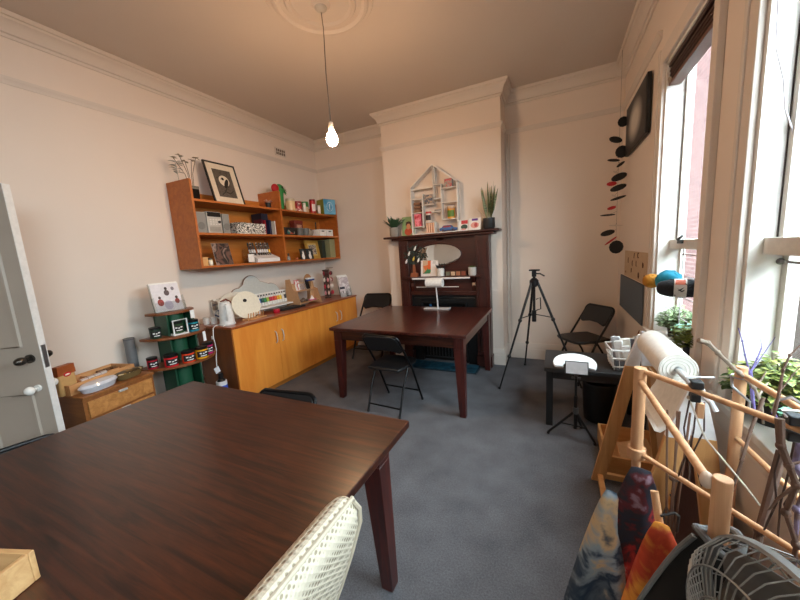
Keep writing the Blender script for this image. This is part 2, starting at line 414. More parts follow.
for s, yy in ((-1, -.003), (1, .037)):
    f = MB().cyl((dl-.06, yy, .985), (dl-.06, yy+s*.012, .985), .026).cyl((dl-.06, yy+s*.01, .985), (dl-.06, yy+s*.03, .985), .01)
    f.ell((dl-.062, yy+s*.055, .985), (.024, .034, .024)); O('door_knob', f, mm('4c4742', .25, .8), d)
    f = MB().cyl((dl-.055, yy, .80), (dl-.055, yy+s*.01, .80), .02).cyl((dl-.055, yy+s*.01, .8), (dl-.055, yy+s*.03, .8), .009)
    f.ell((dl-.057, yy+s*.05, .80), (.026, .024, .026)); O('door_knob', f, mm('e6e3de', .2), d)
S('trim_doorway', MB().b2(XL, XL+.02, .372, .45, 0, 2.02).b2(XL, XL+.02, -.55, -.46, 0, 2.02).b2(XL, XL+.02, -.55, .45, 2.02, 2.10), TRIM, .003)

# pendant lamp
t = T('pendant_lamp', 'bare glowing bulb hanging from the ceiling rose on a thin grey cord', 'lamp', (-1.52, 2.14, 0))
O('ceiling_cup', MB().lathe([(.045, ZC-.05), (.04, ZC-.06), (.02, ZC-.075), (.006, ZC-.08)], n=20), mm('b0aaa2', .4), t)
O('cord', MB().tube([(0, 0, ZC-.075), (.006, .002, 3.1), (-.004, 0, 2.8), (.0, 0, 2.465)], .0035, 6), mm('6d655c', .7), t)
O('bulb_holder', MB().lathe([(.006, 2.475), (.018, 2.465), (.02, 2.425), (.017, 2.42)], n=16), mm('b9b2a8', .4, .5), t)
bp = [(.016, 2.42), (.02, 2.405), (.036, 2.375), (.041, 2.35), (.037, 2.322), (.022, 2.305), (.0005, 2.30)]
bm_, nt_, bs_ = newmat('glowing_bulb'); bs_.inputs['Emission Color'].default_value = (1, .62, .34, 1); bs_.inputs['Emission Strength'].default_value = 470; bs_.inputs['Base Color'].default_value = (1, .9, .75, 1)
O('bulb', MB().lathe(bp[::-1], n=20), bm_, t)

# wall vent
t = T('wall_vent', 'small white plaster wall vent high near the back corner', 'vent', (XL, 3.55, 2.905))
O('vent_frame', MB().b2(0, .008, 0, .2, 0, .11), TRIM, t, .002)
f = MB()
for k in range(5):
    for j in range(2): f.b2(.006, .0125, .02+k*.034, .04+k*.034, .018+j*.042, .05+j*.042)
O('vent_slot', f, mm('6f6358', .9), t)

# ------------------------------------------------------------------ tables
def dining_table(name, label, x0, x1, y0, y1, inset, axis):
    H = .761; cx, cy = (x0+x1)/2, (y0+y1)/2; w, dd = (x1-x0)/2, (y1-y0)/2
    t = T(name, label, 'table', (cx, cy, 0))
    O('tabletop', MB().b2(-w, w, -dd, dd, H-.03, H), MAHX if axis == 0 else MAHY, t, .004)
    i = inset+.012
    O('apron', MB().b2(-w+i, w-i, -dd+i, -dd+i+.022, H-.13, H-.03).b2(-w+i, w-i, dd-i-.022, dd-i, H-.13, H-.03).b2(-w+i, -w+i+.022, -dd+i, dd-i, H-.13, H-.03).b2(w-i-.022, w-i, -dd+i, dd-i, H-.13, H-.03), MAHX, t)
    for sx in (-1, 1):
        for sy in (-1, 1):
            X, Y = sx*(w-inset), sy*(dd-inset); a, b = .088, .056
            def q(s, z): return [(X, Y, z), (X-sx*s, Y, z), (X-sx*s, Y-sy*s, z), (X, Y-sy*s, z)]
            f = MB(); f.hexa(q(b, 0), q(a, H-.14)); f.hexa(q(a, H-.14), q(a, H-.03)); O('leg', f, MAHZ, t, .003)
    return t
dining_table('dining_table', 'large dark red-brown table in front, with a white chair pulled up', -2.05, -.563, -.30, 1.176, .070, 0)
dining_table('dining_table', 'square mahogany table standing before the fireplace', -2.08, -.668, 2.585, 3.89, .031, 1)

# ------------------------------------------------------------------ folding chairs
FR = mm('141416', .35, .5)
def folding_chair(label, loc, rz, group=None, sc=1):
    t = T('folding_chair', label, 'chair', loc, rz, group, sc=sc)
    w = .205
    def arch(y0, y1, n=8):
        pts = [(-w, .205, .012), (-w, .02, .40), (-w*.98, -.11, .60), (-w*.96, -.175, .70)]
        for k in range(n+1):
            a = PI-PI*k/n; pts.append((w*.96-.055+.0+(.055*math.cos(a) if a < PI/2 else -2*(w*.96-.055)+.055*math.cos(a)), -.185-.025*math.sin(a), .722+.05*math.sin(a)))
        pts += [(w*.96, -.175, .70), (w*.98, -.11, .60), (w, .02, .40), (w, .205, .012)]
        return pts
    f = MB().tube(arch(0, 0), .0115, 10); O('back_frame', f, FR, t)
    for s in (-1, 1):
        O('leg', MB().tube([(s*.178, -.225, .012), (s*.178, -.13, .25), (s*.18, -.02, .425), (s*.182, .05, .435)], .0105, 10), FR, t)
    O('crossbar', MB().cyl((-.178, -.20, .075), (.178, -.20, .075), .008), FR, t); O('crossbar', MB().cyl((-.2, .155, .12), (.2, .155, .12), .008), FR, t)
    for s in (-1, 1):
        O('foot_cap', MB().lathe([(.013, 0), (.013, .02)], (s*w, .205, 0), 12), mm('2a2a2b', .8), t); O('foot_cap', MB().lathe([(.013, 0), (.013, .02)], (s*.178, -.225, 0), 12), mm('2a2a2b', .8), t)
    sp = [(-.17, -.19), (.17, -.19), (.19, -.1), (.195, .12), (.17, .19), (.1, .215), (-.1, .215), (-.17, .19), (-.195, .12), (-.19, -.1)]
    O('seat', MB().prism(sp, .425, .452, 'xy'), PADBLK, t, .009)
    bpz = [(-.186, .745), (-.172, .775), (-.13, .79), (.13, .79), (.172, .775), (.186, .745), (.188, .60), (.155, .575), (.06, .60), (-.06, .60), (-.155, .575), (-.188, .60)]
    f = MB()
    M = Matrix.Rotation(R_(32), 3, 'X')
    f.prism([(a, b-.66) for a, b in bpz], -.012, .014, 'xz', M=M, c=(0, -.150, .66)); O('backrest', f, PADBLK, t, .007)
    return t
fc = folding_chair('black folding chair pulled up to the near side of the mahogany table', (-1.41, 2.66, 0), R_(-4), sc=.97)
dup(fc, (-2.40, 3.98, 0), R_(180), 'black folding chair in the alcove between the orange cupboard and the fireplace', sc=1.14)
dup(fc, (.275, 3.92, 0), R_(124), 'black folding chair in the back corner behind the low black table', sc=1.0)
dup(fc, (-1.325, 1.06, 0), R_(185), 'black folding chair tucked under the far edge of the large front table')
dup(fc, (-1.93, .335, 0), R_(-106), 'black folding chair tucked under the left side of the front table, beside the door')

# cream fabric chair
t = T('upholstered_chair', 'cream quilted fabric chair pulled up to the front table', 'chair', (-.80, .295, 0), R_(0))
Q = quilt()
P = []
# backrest shell: thick upholstered slab leaning outwards, rounded top corners
def slab(y, z, s):
    return 0
rows = []
zs = [(.42, 1.0, .05), (.55, 1.0, .054), (.70, 1.0, .056), (.80, 1., .054), (.90, .99, .048), (.94, .955, .038), (.968, .89, .022), (.976, .82, .005)]
for (z, k, th) in zs:
    xc = .18+.40*(z-.42); hw = .235*k; row = []
    n = 8
    r = min(th, .03)
    for (cx, cy, a0) in ((th-r, hw-r, 0), (-th+r, hw-r, 90), (-th+r, -hw+r, 180), (th-r, -hw+r, 270)):
        for j in range(n+1):
            a = R_(a0+90*j/n); row.append(Vector((xc+cx+r*math.cos(a), cy+r*math.sin(a), z)))
    rows.append(row)
f = MB(); f.grid(rows, closed=True); f._f([f.bm.verts.new(v) for v in rows[-1]]); O('backrest', f, Q, t, sharp=60)
# piping along the outer rear edge of the back
pp = [(.2+.40*(z-.42) if True else 0, -.232, z) for z in (.44, .7, .88)]
def pipe(x_off):
    L = []
    for (z, k, th) in zs[:-1]:
        L.append((.18+.40*(z-.42)+th*.92, .235*k-.006, z))
    top = zs[-1]
    for kk in range(5): L.append((.18+.40*(.97-.42)+.016, .235*.88*(1-kk/2), .972))
    for (z, k, th) in zs[:-1][::-1]:
        L.append((.18+.40*(z-.42)+th*.92, -.235*k+.006, z))
    return L
O('piping', MB().tube(pipe(0), .005, 6), mm('c4baa6', .9), t)
f = MB().box((-.06, 0, .42), (.46, .47, .12)); O('seat', f, Q, t, .03, seg=3)
f = MB().box((-.06, 0, .34), (.45, .46, .06)); O('seat_rail', f, Q, t, .01)
for sx, X in ((-1, -.26), (1, .13)):
    for sy in (-1, 1):
        f = MB(); f.hexa([(X+sx*.03-.015, sy*.2-.015, 0), (X+sx*.03+.015, sy*.2-.015, 0), (X+sx*.03+.015, sy*.2+.015, 0), (X+sx*.03-.015, sy*.2+.015, 0)], [(X-.022, sy*.2-.022, .32), (X+.022, sy*.2-.022, .32), (X+.022, sy*.2+.022, .32), (X-.022, sy*.2+.022, .32)]); O('leg', f, MAHZ, t)

# open wooden box on the front table
def open_box(t, sx, sy, h, th, mat, name='box_side', inner=None):
    f = MB().b2(-sx/2, sx/2, -sy/2, -sy/2+th, 0, h).b2(-sx/2, sx/2, sy/2-th, sy/2, 0, h).b2(-sx/2, -sx/2+th, -sy/2+th, sy/2-th, 0, h).b2(sx/2-th, sx/2, -sy/2+th, sy/2-th, 0, h)
    O(name, f, mat, t, .002); O('box_base', MB().b2(-sx/2+th, sx/2-th, -sy/2+th, sy/2-th, .004, .01), inner or mat, t)
t = T('wooden_box', 'pale open wooden box at the left end of the front table', 'box', (-1.205, .10, .762), R_(20)); open_box(t, .26, .16, .075, .012, wood('b98d5c', 'd2aa78', 0, 6, .5), inner=mm('5a3420', .6))

# ------------------------------------------------------------------ long cupboard on the left
CX = -2.91; CT = .84
t = T('cupboard', 'long low orange wooden cupboard with four doors along the left wall', 'cupboard', (0, 0, 0))
O('body', MB().b2(XL+.024, CX-.02, 2.115, 4.375, .06, CT-.025), CABSIDE, t)
O('plinth', MB().b2(XL+.024, CX-.03, 2.14, 4.36, 0, .06), wood('a5601f', 'b9752e', 1, 4, .5), t)
O('worktop', MB().b2(XL+.002, CX+.008, 2.105, 4.385, CT-.025, CT), CABTOP, t, .002)
sp = [2.118, 2.70, 3.25, 3.86, 4.372]
for i in range(4):
    dr = O('door', MB().b2(CX-.02, CX, sp[i]+.002, sp[i+1]-.002, .06, CT-.028), CABW, t, .0015)
    hy_ = sp[i+1]-.05 if i in (0, 2) else sp[i]+.05
    O('handle', MB().tube([(CX, hy_, .53), (CX+.022, hy_, .545), (CX+.03, hy_, .60), (CX+.022, hy_, .655), (CX, hy_, .67)], .006, 8), CHROME, dr)
O('wall_plug', MB().b2(-3.24, -3.20, 2.108, 2.115, .70, .735), WHITEP, t, .004)

# ------------------------------------------------------------------ wall shelf
SX = -3.13
t = T('shelf_unit', 'wide orange-brown wall shelf with two bays full of small things', 'shelf', (0, 0, 0))
def side(y0, y1, zt, drop):
    return MB().prism([(XL, 1.438), (SX, 1.438), (SX, zt-drop), (SX-.012, zt), (XL, zt)], y0, y1, 'xz')
O('side_panel', side(2.05, 2.072, 2.295, .012), SHELFW, t); O('side_panel', side(4.335, 4.357, 2.29, .012), SHELFW, t); O('divider', side(3.165, 3.19, 2.335, .012), SHELFW, t)
O('back_panel', MB().b2(XL, XL+.012, 2.072, 4.335, 1.45, 2.235), wood('b56a24', 'c77d33', 1, 4, .5), t)
for (a, b) in ((2.072, 3.165), (3.19, 4.335)):
    for z in (2.112, 1.79, 1.462): O('shelf_board', MB().b2(XL+.012, SX-.002, a, b, z-.022, z), SHELFW, t, .001)
LW = PI/2     # things on the left wall face +x
S1, S2, S3 = 2.112, 1.79, 1.462

def frame(name, label, cat, loc, rz, w, h, lean, fw, fmat, mat_in, mount=None, mw=0, depth=.02, rot0=None):
    """leaning picture frame; bottom centre at loc, faces local -y"""
    t = T(name, label, cat, loc, rot=(-R_(lean), 0, rz) if not rot0 else rot0)
    f = MB().b2(-w/2, w/2, -depth/2, depth/2, 0, fw).b2(-w/2, w/2, -depth/2, depth/2, h-fw, h).b2(-w/2, -w/2+fw, -depth/2, depth/2, fw, h-fw).b2(w/2-fw, w/2, -depth/2, depth/2, fw, h-fw)
    O('frame', f, fmat, t, .001)
    O('backing', MB().b2(-w/2+.002, w/2-.002, depth/2-.006, depth/2-.002, .002, h-.002), KRAFT, t)
    if mw:
        O('mount', MB().b2(-w/2+fw, w/2-fw, -.003, .001, fw, h-fw), mount, t)
    O('picture', MB().b2(-w/2+fw+mw, w/2-fw-mw, -.0045, -.001, fw+mw, h-fw-mw), mat_in, t)
    return t
t = frame('framed_picture', 'black framed print of a dark bird, leaning on top of the wall shelf', 'picture', (-3.235, 2.555, S1+.002), LW, .375, .47, 15, .016, BLACK, patches('bird_print', ['3a342d', '5a5046', '4a4239'], 26, .7), mm('d8c9b4', .8), .062)
pz = .235
f = MB(); f.ell((0, -.006, pz+.03), (.062, .0012, .062), 24, 8); O('moon', f, mm('d9cdb8', .8), t)
f = MB(); f.ell((.016, -.0078, pz+.0), (.022, .0012, .06), 16, 8, Matrix.Rotation(R_(28), 3, 'Y')).ell((-.014, -.008, pz+.05), (.016, .0012, .017), 12, 6).prism([(-.028, pz+.052), (-.045, pz+.046), (-.026, pz+.042)], -.009, -.0075, 'xz')
f.tube([(-.07, -.007, .10), (-.02, -.007, .14), (.03, -.007, .12), (.08, -.007, .16)], .0035, 5).tube([(-.02, -.007, .14), (.01, -.007, .19)], .003, 5); O('bird', f, mm('1d1a17', .8), t)

# vase of dried flowers
t = T('flower_vase', 'square black glass vase of dried flowers at the left end of the shelf top', 'vase', (-3.22, 2.135, S1), LW)
O('vase', MB().b2(-.04, .04, -.04, .04, 0, .10), mm('0d0d0e', .15), t, .004)
O('vase_rim', MB().b2(-.041, .041, -.041, .041, .10, .13), mm('6b675f', .2), t, .003)
f = MB(); g = MB()
for (dx, dy, h, hd) in ((-.02, 0, .27, 0), (.02, .01, .30, 1), (.05, .02, .33, 1), (-.07, .03, .29, 1), (-.05, -.01, .31, 1)):
    f.tube([(dx*.3, 0, .09), (dx*.6, dy*.5, .09+h*.5), (dx*1.8, dy, .09+h)], .0025, 5)
    for k in range(9):
        a = random.random()*6.3; g.leaf((dx*1.8, dy, .085+h), (math.cos(a), math.sin(a)*.6, .5*random.random()), .04, .02)
O('stem', f, mm('4a3a2e', .8), t); O('flower_head', g, mm('a59a86', .8), t)['kind'] = 'stuff'
t = T('silver_ornament', 'pale grey leaf ornament standing behind the black vase', 'ornament', (-3.34, 2.11, S1), LW)
f = MB(); f.tube([(0, 0, 0), (-.02, 0, .2), (-.03, 0, .36)], .003, 5); O('stem', f, mm('a8a59c', .6), t)
f = MB()
for k in range(16):
    a = random.random()*6.3; f.leaf((-.028, 0, .25+.13*random.random()), (math.cos(a), .3*math.sin(a), .3), .07, .03)
O('leaves', f, mm('a3a49b', .7), t)

def pot_plant(name, label, loc, r, h, potmat, fol, rz=0, sc=1, stemless=True, rim=True, cat='plant', group=None):
    t = T(name, label, cat, loc, rz, group, sc=sc)
    pr = [(r*.78, 0), (r*.8, .002), (r, h*.9), (r*1.06, h*.9), (r*1.06, h), (r*.93, h), (r*.9, h*.86), (.0005, h*.84)] if rim else [(r*.85, 0), (r, h*.2), (r, h), (r*.9, h), (r*.88, h*.88), (.0005, h*.86)]
    O('pot', MB().lathe(pr, n=24), potmat, t)
    for nm, mb, mat in fol: O(nm, mb, mat, t)
    return t
f = MB()
for k in range(26):
    a = random.random()*6.3; e = .4+random.random()*.8; f.leaf((.015*math.cos(a), .015*math.sin(a), .075), (math.cos(a)*.7, math.sin(a)*.7, e), .05+.02*random.random(), .022)
pot_plant('flower_pot', 'tiny pale pink flowers in a black pot on top of the shelf by the divider', (-3.24, 3.085, S1), .034, .075, mm('161617', .5), [('blossom', f, mm('cfa394', .8))])

# middle shelf, left bay
SIL = mm('a2a09c', .4, .4)
def speaker(label, loc, w):
    t = T('speaker', label, 'speaker', loc, LW); O('cabinet', MB().b2(-w/2, w/2, 0, .15, 0, .205), SIL, t, .003)
    O('grille', MB().b2(-w/2+.008, w/2-.008, -.004, 0, .01, .195), mm('8b8985', .8, scale=300, bump=.3), t)
    O('cone', MB().lathe([(.0005, 0), (.02, .003), (.036, .0), (.036, -.004), (.0005, -.004)], (0, -.006, .07), 20, M=Matrix.Rotation(R_(90), 3, 'X')), mm('75736f', .6), t); return t
speaker('silver speaker to the left of the stereo, on the middle shelf', (-3.17-.0, 2.135, S2), .115)
speaker('silver speaker to the right of the stereo, on the middle shelf', (-3.17, 2.415, S2), .08)
t = T('compact_stereo', 'silver compact stereo between two speakers on the middle shelf', 'stereo', (-3.16, 2.275, S2), LW)
O('cabinet', MB().b2(-.078, .078, 0, .18, 0, .215), mm('c1beb8', .35, .4), t, .004)
O('display', MB().b2(-.072, .072, -.003, 0, .165, .21), mm('17181b', .2), t)
f = MB()
for k in range(4):
    for j in range(3): f.box((-.045+.03*k, -.002, .09+.022*j), (.02, .006, .012))
O('button', f, mm('dbd8d2', .4), t); O('knob', MB().cyl((.05, -.012, .115), (.05, 0, .115), .014), mm('3b3a39', .3), t)
O('cassette_door', MB().b2(-.06, .06, -.003, 0, .015, .065), mm('a9a6a0', .3, .4), t)
t = T('fabric_basket', 'black and white zebra patterned basket on the middle shelf', 'basket', (-3.25, 2.735, S2), LW)
open_box(t, .40, .16, .125, .012, zebra(), 'basket_side'); O('contents', MB().ell((-.05, 0, .105), (.14, .06, .035)), zebra(), t)
t = T('dark_basket', 'dark woven basket half hidden behind the zebra patterned basket', 'basket', (-3.33, 2.53, S2), LW)
open_box(t, .13, .13, .11, .01, mm('3a2014', .8, bump=.4, scale=120), 'basket_side')
def book(label, loc, rz, w, h, th, col, group=None, lean=0, pages='e8e2d4'):
    t = T('book', label, 'book', loc, rot=(0, R_(lean), rz), group=group)
    O('cover', MB().b2(-th/2, -th/2+.003, 0, w, 0, h).b2(th/2-.003, th/2, 0, w, 0, h).b2(-th/2, th/2, -.002, .003, 0, h), mm(col, .5), t)
    O('pages', MB().b2(-th/2+.003, th/2-.003, .003, w-.004, .003, h-.004), mm(pages, .9), t)
    return t
book('tall navy book at the right of the middle shelf', (-3.26, 3.02, S2), LW, .17, .265, .1, '15182c')
book('thin red book before the tall navy book', (-3.20, 2.965, S2), LW, .14, .175, .018, '8e1524')
book('dark plum book leaning by the zebra basket', (-3.23, 2.925, S2), LW, .13, .19, .02, '4f1228', lean=8)
book('navy folder beside the thin red book', (-3.19, 3.03, S2), LW, .14, .18, .035, '1a2140')
book('slim white booklet at the end of the middle shelf row', (-3.18, 3.10, S2), LW, .13, .17, .012, 'd9d3cc')

# bottom shelf, left bay
t = T('wooden_board', 'brown card panel leaning at the left end of the bottom shelf', 'board', (-3.36, 2.15, S3), rot=(R_(-4), 0, LW))
O('panel', MB().b2(-.06, .06, -.008, .008, 0, .26), mm('a9814f', .7), t, .002); O('panel_edge', MB().b2(-.06, -.054, -.012, .010, 0, .26), mm('7d5a35', .7), t)
t = T('small_box', 'small tan cardboard box on the bottom shelf by the side panel', 'box', (-3.21, 2.125, S3), LW)
O('carton', MB().b2(-.035, .035, -.03, .05, 0, .085), mm('c79a62', .7), t, .002); O('lid_flap', MB().b2(-.036, .036, -.031, .051, .07, .088), mm('d0a56e', .7), t, .002)
def jar(label, loc, r, h, body, lid, label_col=None, name='jar', cat='jar', rz=0, group=None, cap=.2, marks=None, par=None):
    t = T(name, label, cat, loc, rz, group)
    O('body', MB().lathe([(r*.92, 0), (r, .004), (r, h*(1-cap)), (r*.9, h*(1-cap)+.003)], n=20), mm(body, .3), t)
    O('lid', MB().lathe([(r*.98, h*(1-cap)), (r*1.02, h*(1-cap)+.003), (r*1.02, h-.002), (r*.98, h)], n=20), mm(lid, .35), t)
    if label_col:
        f = MB(); rows = []
        for z in (h*.16, h*.66): rows.append([Vector((math.cos(a)*(r+.0008), math.sin(a)*(r+.0008), z)) for a in [R_(-90-62+124*k/12) for k in range(13)]])
        f.grid(rows); lb = O('label', f, mm(label_col, .6), t)
        if marks:
            f = MB()
            for (u, v, w, hh) in marks:
                rows = []
                for z in (h*(.16+.5*v), h*(.16+.5*v)+hh*h): rows.append([Vector((math.cos(a)*(r+.0014), math.sin(a)*(r+.0014), z)) for a in [R_(-90-50+100*(u+w*k/4)) for k in range(5)]])
                f.grid(rows)
            O('lettering', f, mm('e8e8e8', .6), lb)
    return t
jar('little white jar with a dark lid on the bottom shelf', (-3.19, 2.19, S3), .02, .075, 'd9c9a8', '2a211a', 'f0ead8', rz=LW)
def leaning_card(name, label, cat, loc, rz, w, h, lean, face, th=.004, back='d9d3c8', rot0=None):
    t = T(name, label, cat, loc, rot=(-R_(lean), 0, rz)); O('card', MB().b2(-w/2, w/2, 0, th, 0, h), mm(back, .7), t)
    O('print', MB().b2(-w/2+.001, w/2-.001, -.0008, 0, .001, h-.001), face, t); return t
leaning_card('photo_print', 'dark photo print leaning on the bottom shelf', 'photo', (-3.19, 2.355, S3), LW, .20, .235, 12, patches('photo_print', ['2a211f', '6f5248', '1f1a1a', '9a8278', '2f2423'], 8, .35, 'noise', 2))
t = T('pen_display', 'clear stand of black and white pens on the bottom shelf', 'display', (-3.21, 2.70, S3), LW)
O('stand', MB().b2(-.10, .02, .0, .004, 0, .16).b2(-.10, .02, -.06, -.056, 0, .06).b2(-.10, .02, -.06, .1, 0, .004), CLEAR, t)
O('card', MB().b2(-.085, -.005, -.066, -.062, .01, .10), mm('e9e3dc', .7), t)
t = T('pen_tray', 'white stepped tray of pens beside the clear pen stand', 'tray', (-3.20, 2.90, S3), LW)
O('tray', MB().prism([(-.06, 0), (.1, 0), (.1, .11), (-.06, .045)], -.16, .18, 'yz'), mm('e3dedb', .5), t, .003)
for k in range(9):
    x = -.14+.034*k-(.02 if k < 3 else 0); tt = T('pen', ['black pen with a white grip standing in the pen tray', 'black pen with a yellow band at the right end of the pen tray'][k == 8], 'pen', (-3.20-.045, 2.90+x, S3+.082), LW, 'pens in the white tray' if k < 8 else None, rot=(R_(-14), 0, LW))
    O('barrel', MB().cyl((0, 0, 0), (0, 0, .15), .011, n=10), mm('1a1a1c', .3), tt); O('grip', MB().cyl((0, 0, .035), (0, 0, .075), .0116, n=10), mm('e6b31e' if k == 8 else 'dcdcdc', .4), tt); O('cap', MB().cyl((0, 0, .12), (0, 0, .16), .0115, .007, n=10), mm('cfcfd2' if k % 2 else '2a2a2c', .3), tt)

# top of the right bay
t = T('toy_parrot', 'green toy parrot with a red wing perched on the shelf by the divider', 'toy', (-3.22, 3.28, S1), LW)
O('body', MB().lathe([(.03, 0), (.04, .04), (.042, .14), (.045, .2), (.055, .25), (.05, .3), (.02, .325), (.001, .328)], n=18), mm('1f7a33', .6), t)
O('wing', MB().ell((-.075, -.005, .265), (.055, .04, .055)), mm('a8121c', .6), t)
f = MB(); 
for k in range(7): f.leaf((.03, 0, .27), (.6, -.1, -.4+.2*k), .09, .03)
O('feathers', f, mm('2a8a3c', .7), t); O('beak', MB().cyl((0, -.045, .28), (0, -.08, .268), .014, .002, 10), mm('2b2622', .5), t)
jar('cream filled glass jar with a pale lid on the shelf top', (-3.23, 3.46, S1), .062, .165, 'd9b98b', 'b8a990', rz=LW)
t = jar('red patterned tin next to the cream jar on the shelf top', (-3.23, 3.60, S1), .055, .145, 'b03434', '8c2a2a', name='tin', cat='tin', rz=LW)
t.children[0].data.materials[0] = patches('red_tin', ['a32028', 'e0c8b8', '7a1520', 'd07a72'], 30, .4, 'voronoi')
jar('slim white bottle beside the patterned tin on the shelf top', (-3.17, 3.665, S1), .022, .125, 'e6ded2', 'cfc6b8', name='bottle', cat='bottle', rz=LW)
jar('cream tub with a green lid behind the slim white bottle', (-3.25, 3.765, S1), .05, .16, 'd8b894', '2b7a34', name='tub', cat='tub', rz=LW, cap=.45)
jar('tall red canister on the shelf top', (-3.20, 3.875, S1), .042, .2, 'b3161c', '7d1014', 'e8d9d2', name='canister', cat='canister', rz=LW, cap=.12)
jar('short white bottle between the red canister and the blue box', (-3.16, 3.965, S1), .022, .12, 'e4ddd6', 'd3ccc4', name='bottle', cat='bottle', rz=LW)
t = T('gift_box', 'large blue box with an olive side at the right end of the shelf top', 'box', (-3.19, 4.18, S1), R_(72))
O('carton', MB().b2(-.105, .105, -.09, .09, 0, .225), mm('7d8420', .5), t, .003); O('front_print', MB().b2(-.105, .105, -.0925, -.09, .002, .223), patches('blue_box', ['2a7fae', '6fb4d6', '3c8fbe'], 5, .4), t)
f = MB()
for k in range(18):
    a = 2*PI*k/18; f.box((.05*math.cos(a), -.0935, .115+.065*math.sin(a)), (.008, .002, .012), (0, -a, 0))
f.box((0, -.0935, .115), (.012, .002, .08)); O('emblem', f, mm('d7e6ee', .5), t)

# middle shelf, right bay
t = T('black_case', 'long black box with a coloured label on the right middle shelf', 'box', (-3.22, 3.36, S2), LW); O('case', MB().b2(-.12, .12, -.05, .08, 0, .1), mm('131314', .4), t, .004)
O('lid', MB().b2(-.121, .121, -.051, .081, .078, .102), mm('1b1b1d', .4), t, .003)
O('label', MB().b2(-.07, .06, -.052, -.05, .02, .07), patches('case_label', ['1a1a1a', 'b4523a', '2d6f6a', '1a1a1a', '9a8f86'], 30, .5, 'voronoi'), t)
t = T('tea_tin', 'dark red square tin behind the grey cups on the right middle shelf', 'tin', (-3.33, 3.64, S2), LW); O('tin', MB().b2(-.08, .08, -.05, .05, 0, .215), mm('6b241b', .4), t, .006); O('lid', MB().b2(-.082, .082, -.052, .052, .18, .22), mm('7d2d22', .4), t, .005)
O('label', MB().b2(-.05, .05, -.052, -.05, .05, .16), patches('tea_label', ['8a4a3a', 'c79a84', '5a2018'], 30, .6), t)
for y, lab in ((3.535, 'grey ribbed cup beside the black box on the right middle shelf'), (3.66, 'grey ribbed cup nearer the white boxes on the right middle shelf')):
    t = T('cup', lab, 'cup', (-3.19, y, S2), LW); O('bowl', MB().lathe([(.04, 0), (.046, .004), (.05, .095), (.052, .1), (.046, .1), (.042, .012), (.001, .012)], n=24), mm('64625f', .5), t)
    O('rim', MB().lathe([(.05, .09), (.0535, .092), (.0535, .1), (.049, .101)], n=24), mm('6f6d6a', .4), t)
t = T('glass_bowl', 'glass bowl of trinkets on the right middle shelf', 'bowl', (-3.24, 3.80, S2), LW); O('bowl', MB().lathe([(.03, 0), (.035, .004), (.06, .05), (.062, .08), (.058, .08), (.055, .05), (.03, .008), (.001, .008)], n=24), mm('9c8f80', .2), t)
O('contents', MB().ell((0, 0, .075), (.05, .05, .03)), patches('trinkets', ['9a7f68', '3a3530', 'c9beb0', '6d4a3a'], 40, .5, 'voronoi'), t)
for y, lab in ((3.965, 'white handled storage box at the right middle shelf, next to the glass bowl'), (4.13, 'white handled storage box at the far right of the middle shelf')):
    t = T('storage_box', lab, 'box', (-3.20, y, S2), LW); open_box(t, .15, .15, .095, .008, mm('e9e5e0', .5), 'box_wall'); O('handle_slot', MB().b2(-.03, .03, -.077, -.0745, .06, .075), mm('2b2724', .8), t)
t = T('ink_bottle', 'slim dark bottle standing behind the white storage boxes', 'bottle', (-3.36, 4.10, S2), LW); O('body', MB().lathe([(.02, 0), (.022, .01), (.022, .1), (.008, .13), (.008, .2)], n=16), mm('201d1b', .3), t); O('cap', MB().cyl((0, 0, .2), (0, 0, .225), .011), BLACK, t)

# bottom shelf, right bay
t = T('little_bottle', 'tiny grey bottle at the left of the right bottom shelf', 'bottle', (-3.2, 3.29, S3), LW); O('body', MB().lathe([(.022, 0), (.024, .03), (.016, .05), (.009, .058)], n=16), mm('8d8a86', .2), t); O('stopper', MB().lathe([(.009, .058), (.012, .066), (.012, .085), (.004, .095)], n=14), mm('3a3633', .4), t)
t = T('shell', 'tiny orange shell lying beside the little bottle', 'shell', (-3.18, 3.42, S3), LW); O('shell', MB().ell((0, 0, .012), (.024, .018, .012)), mm('c56a3c', .5), t); O('tip', MB().ell((.018, 0, .02), (.008, .007, .007)), mm('e0c0a8', .5), t)
def catcard(lab, y, w):
    t = leaning_card('greeting_card', lab, 'card', (-3.20, y, S3), LW, w, .15, 10, mm('1d2326', .5), back='2a2f32')
    f = MB().ell((.0, -.0014, .04), (.03, .001, .042), 14, 6).ell((.008, -.0014, .085), (.018, .001, .02), 12, 6).prism([(-.008, .095), (-.002, .125), (.006, .1)], -.0022, -.0012, 'xz').prism([(.01, .1), (.019, .125), (.024, .095)], -.0022, -.0012, 'xz')
    O('cat_print', f, mm('ece9e4', .6), t); return t
catcard('black card with a white cat, left one of the pair on the right bottom shelf', 3.585, .11); catcard('black card with a white cat, beside the gold framed picture', 3.725, .15)
frame('framed_picture', 'small gold framed picture on the right bottom shelf', 'picture', (-3.30, 3.92, S3), LW, .29, .275, 8, .045, mm('c79a45', .4, .3), patches('gold_picture', ['a89684', '5a4a42', 'c9bba8', '77635a', '3f332f'], 24, .5), mm('d8b868', .5), .02)
book('large dark green book at the right end of the bottom shelf', (-3.26, 4.115, S3), LW, .17, .27, .075, '27332b')
t = T('sage_panel', 'flat sage green box file against the right side panel of the wall shelf', 'file', (-3.20, 4.245, S3), LW); O('file', MB().b2(-.05, .075, 0, .2, 0, .285), mm('8a8a66', .6), t, .002); O('spine', MB().b2(-.052, .077, -.004, 0, 0, .285), mm('97966f', .6), t)

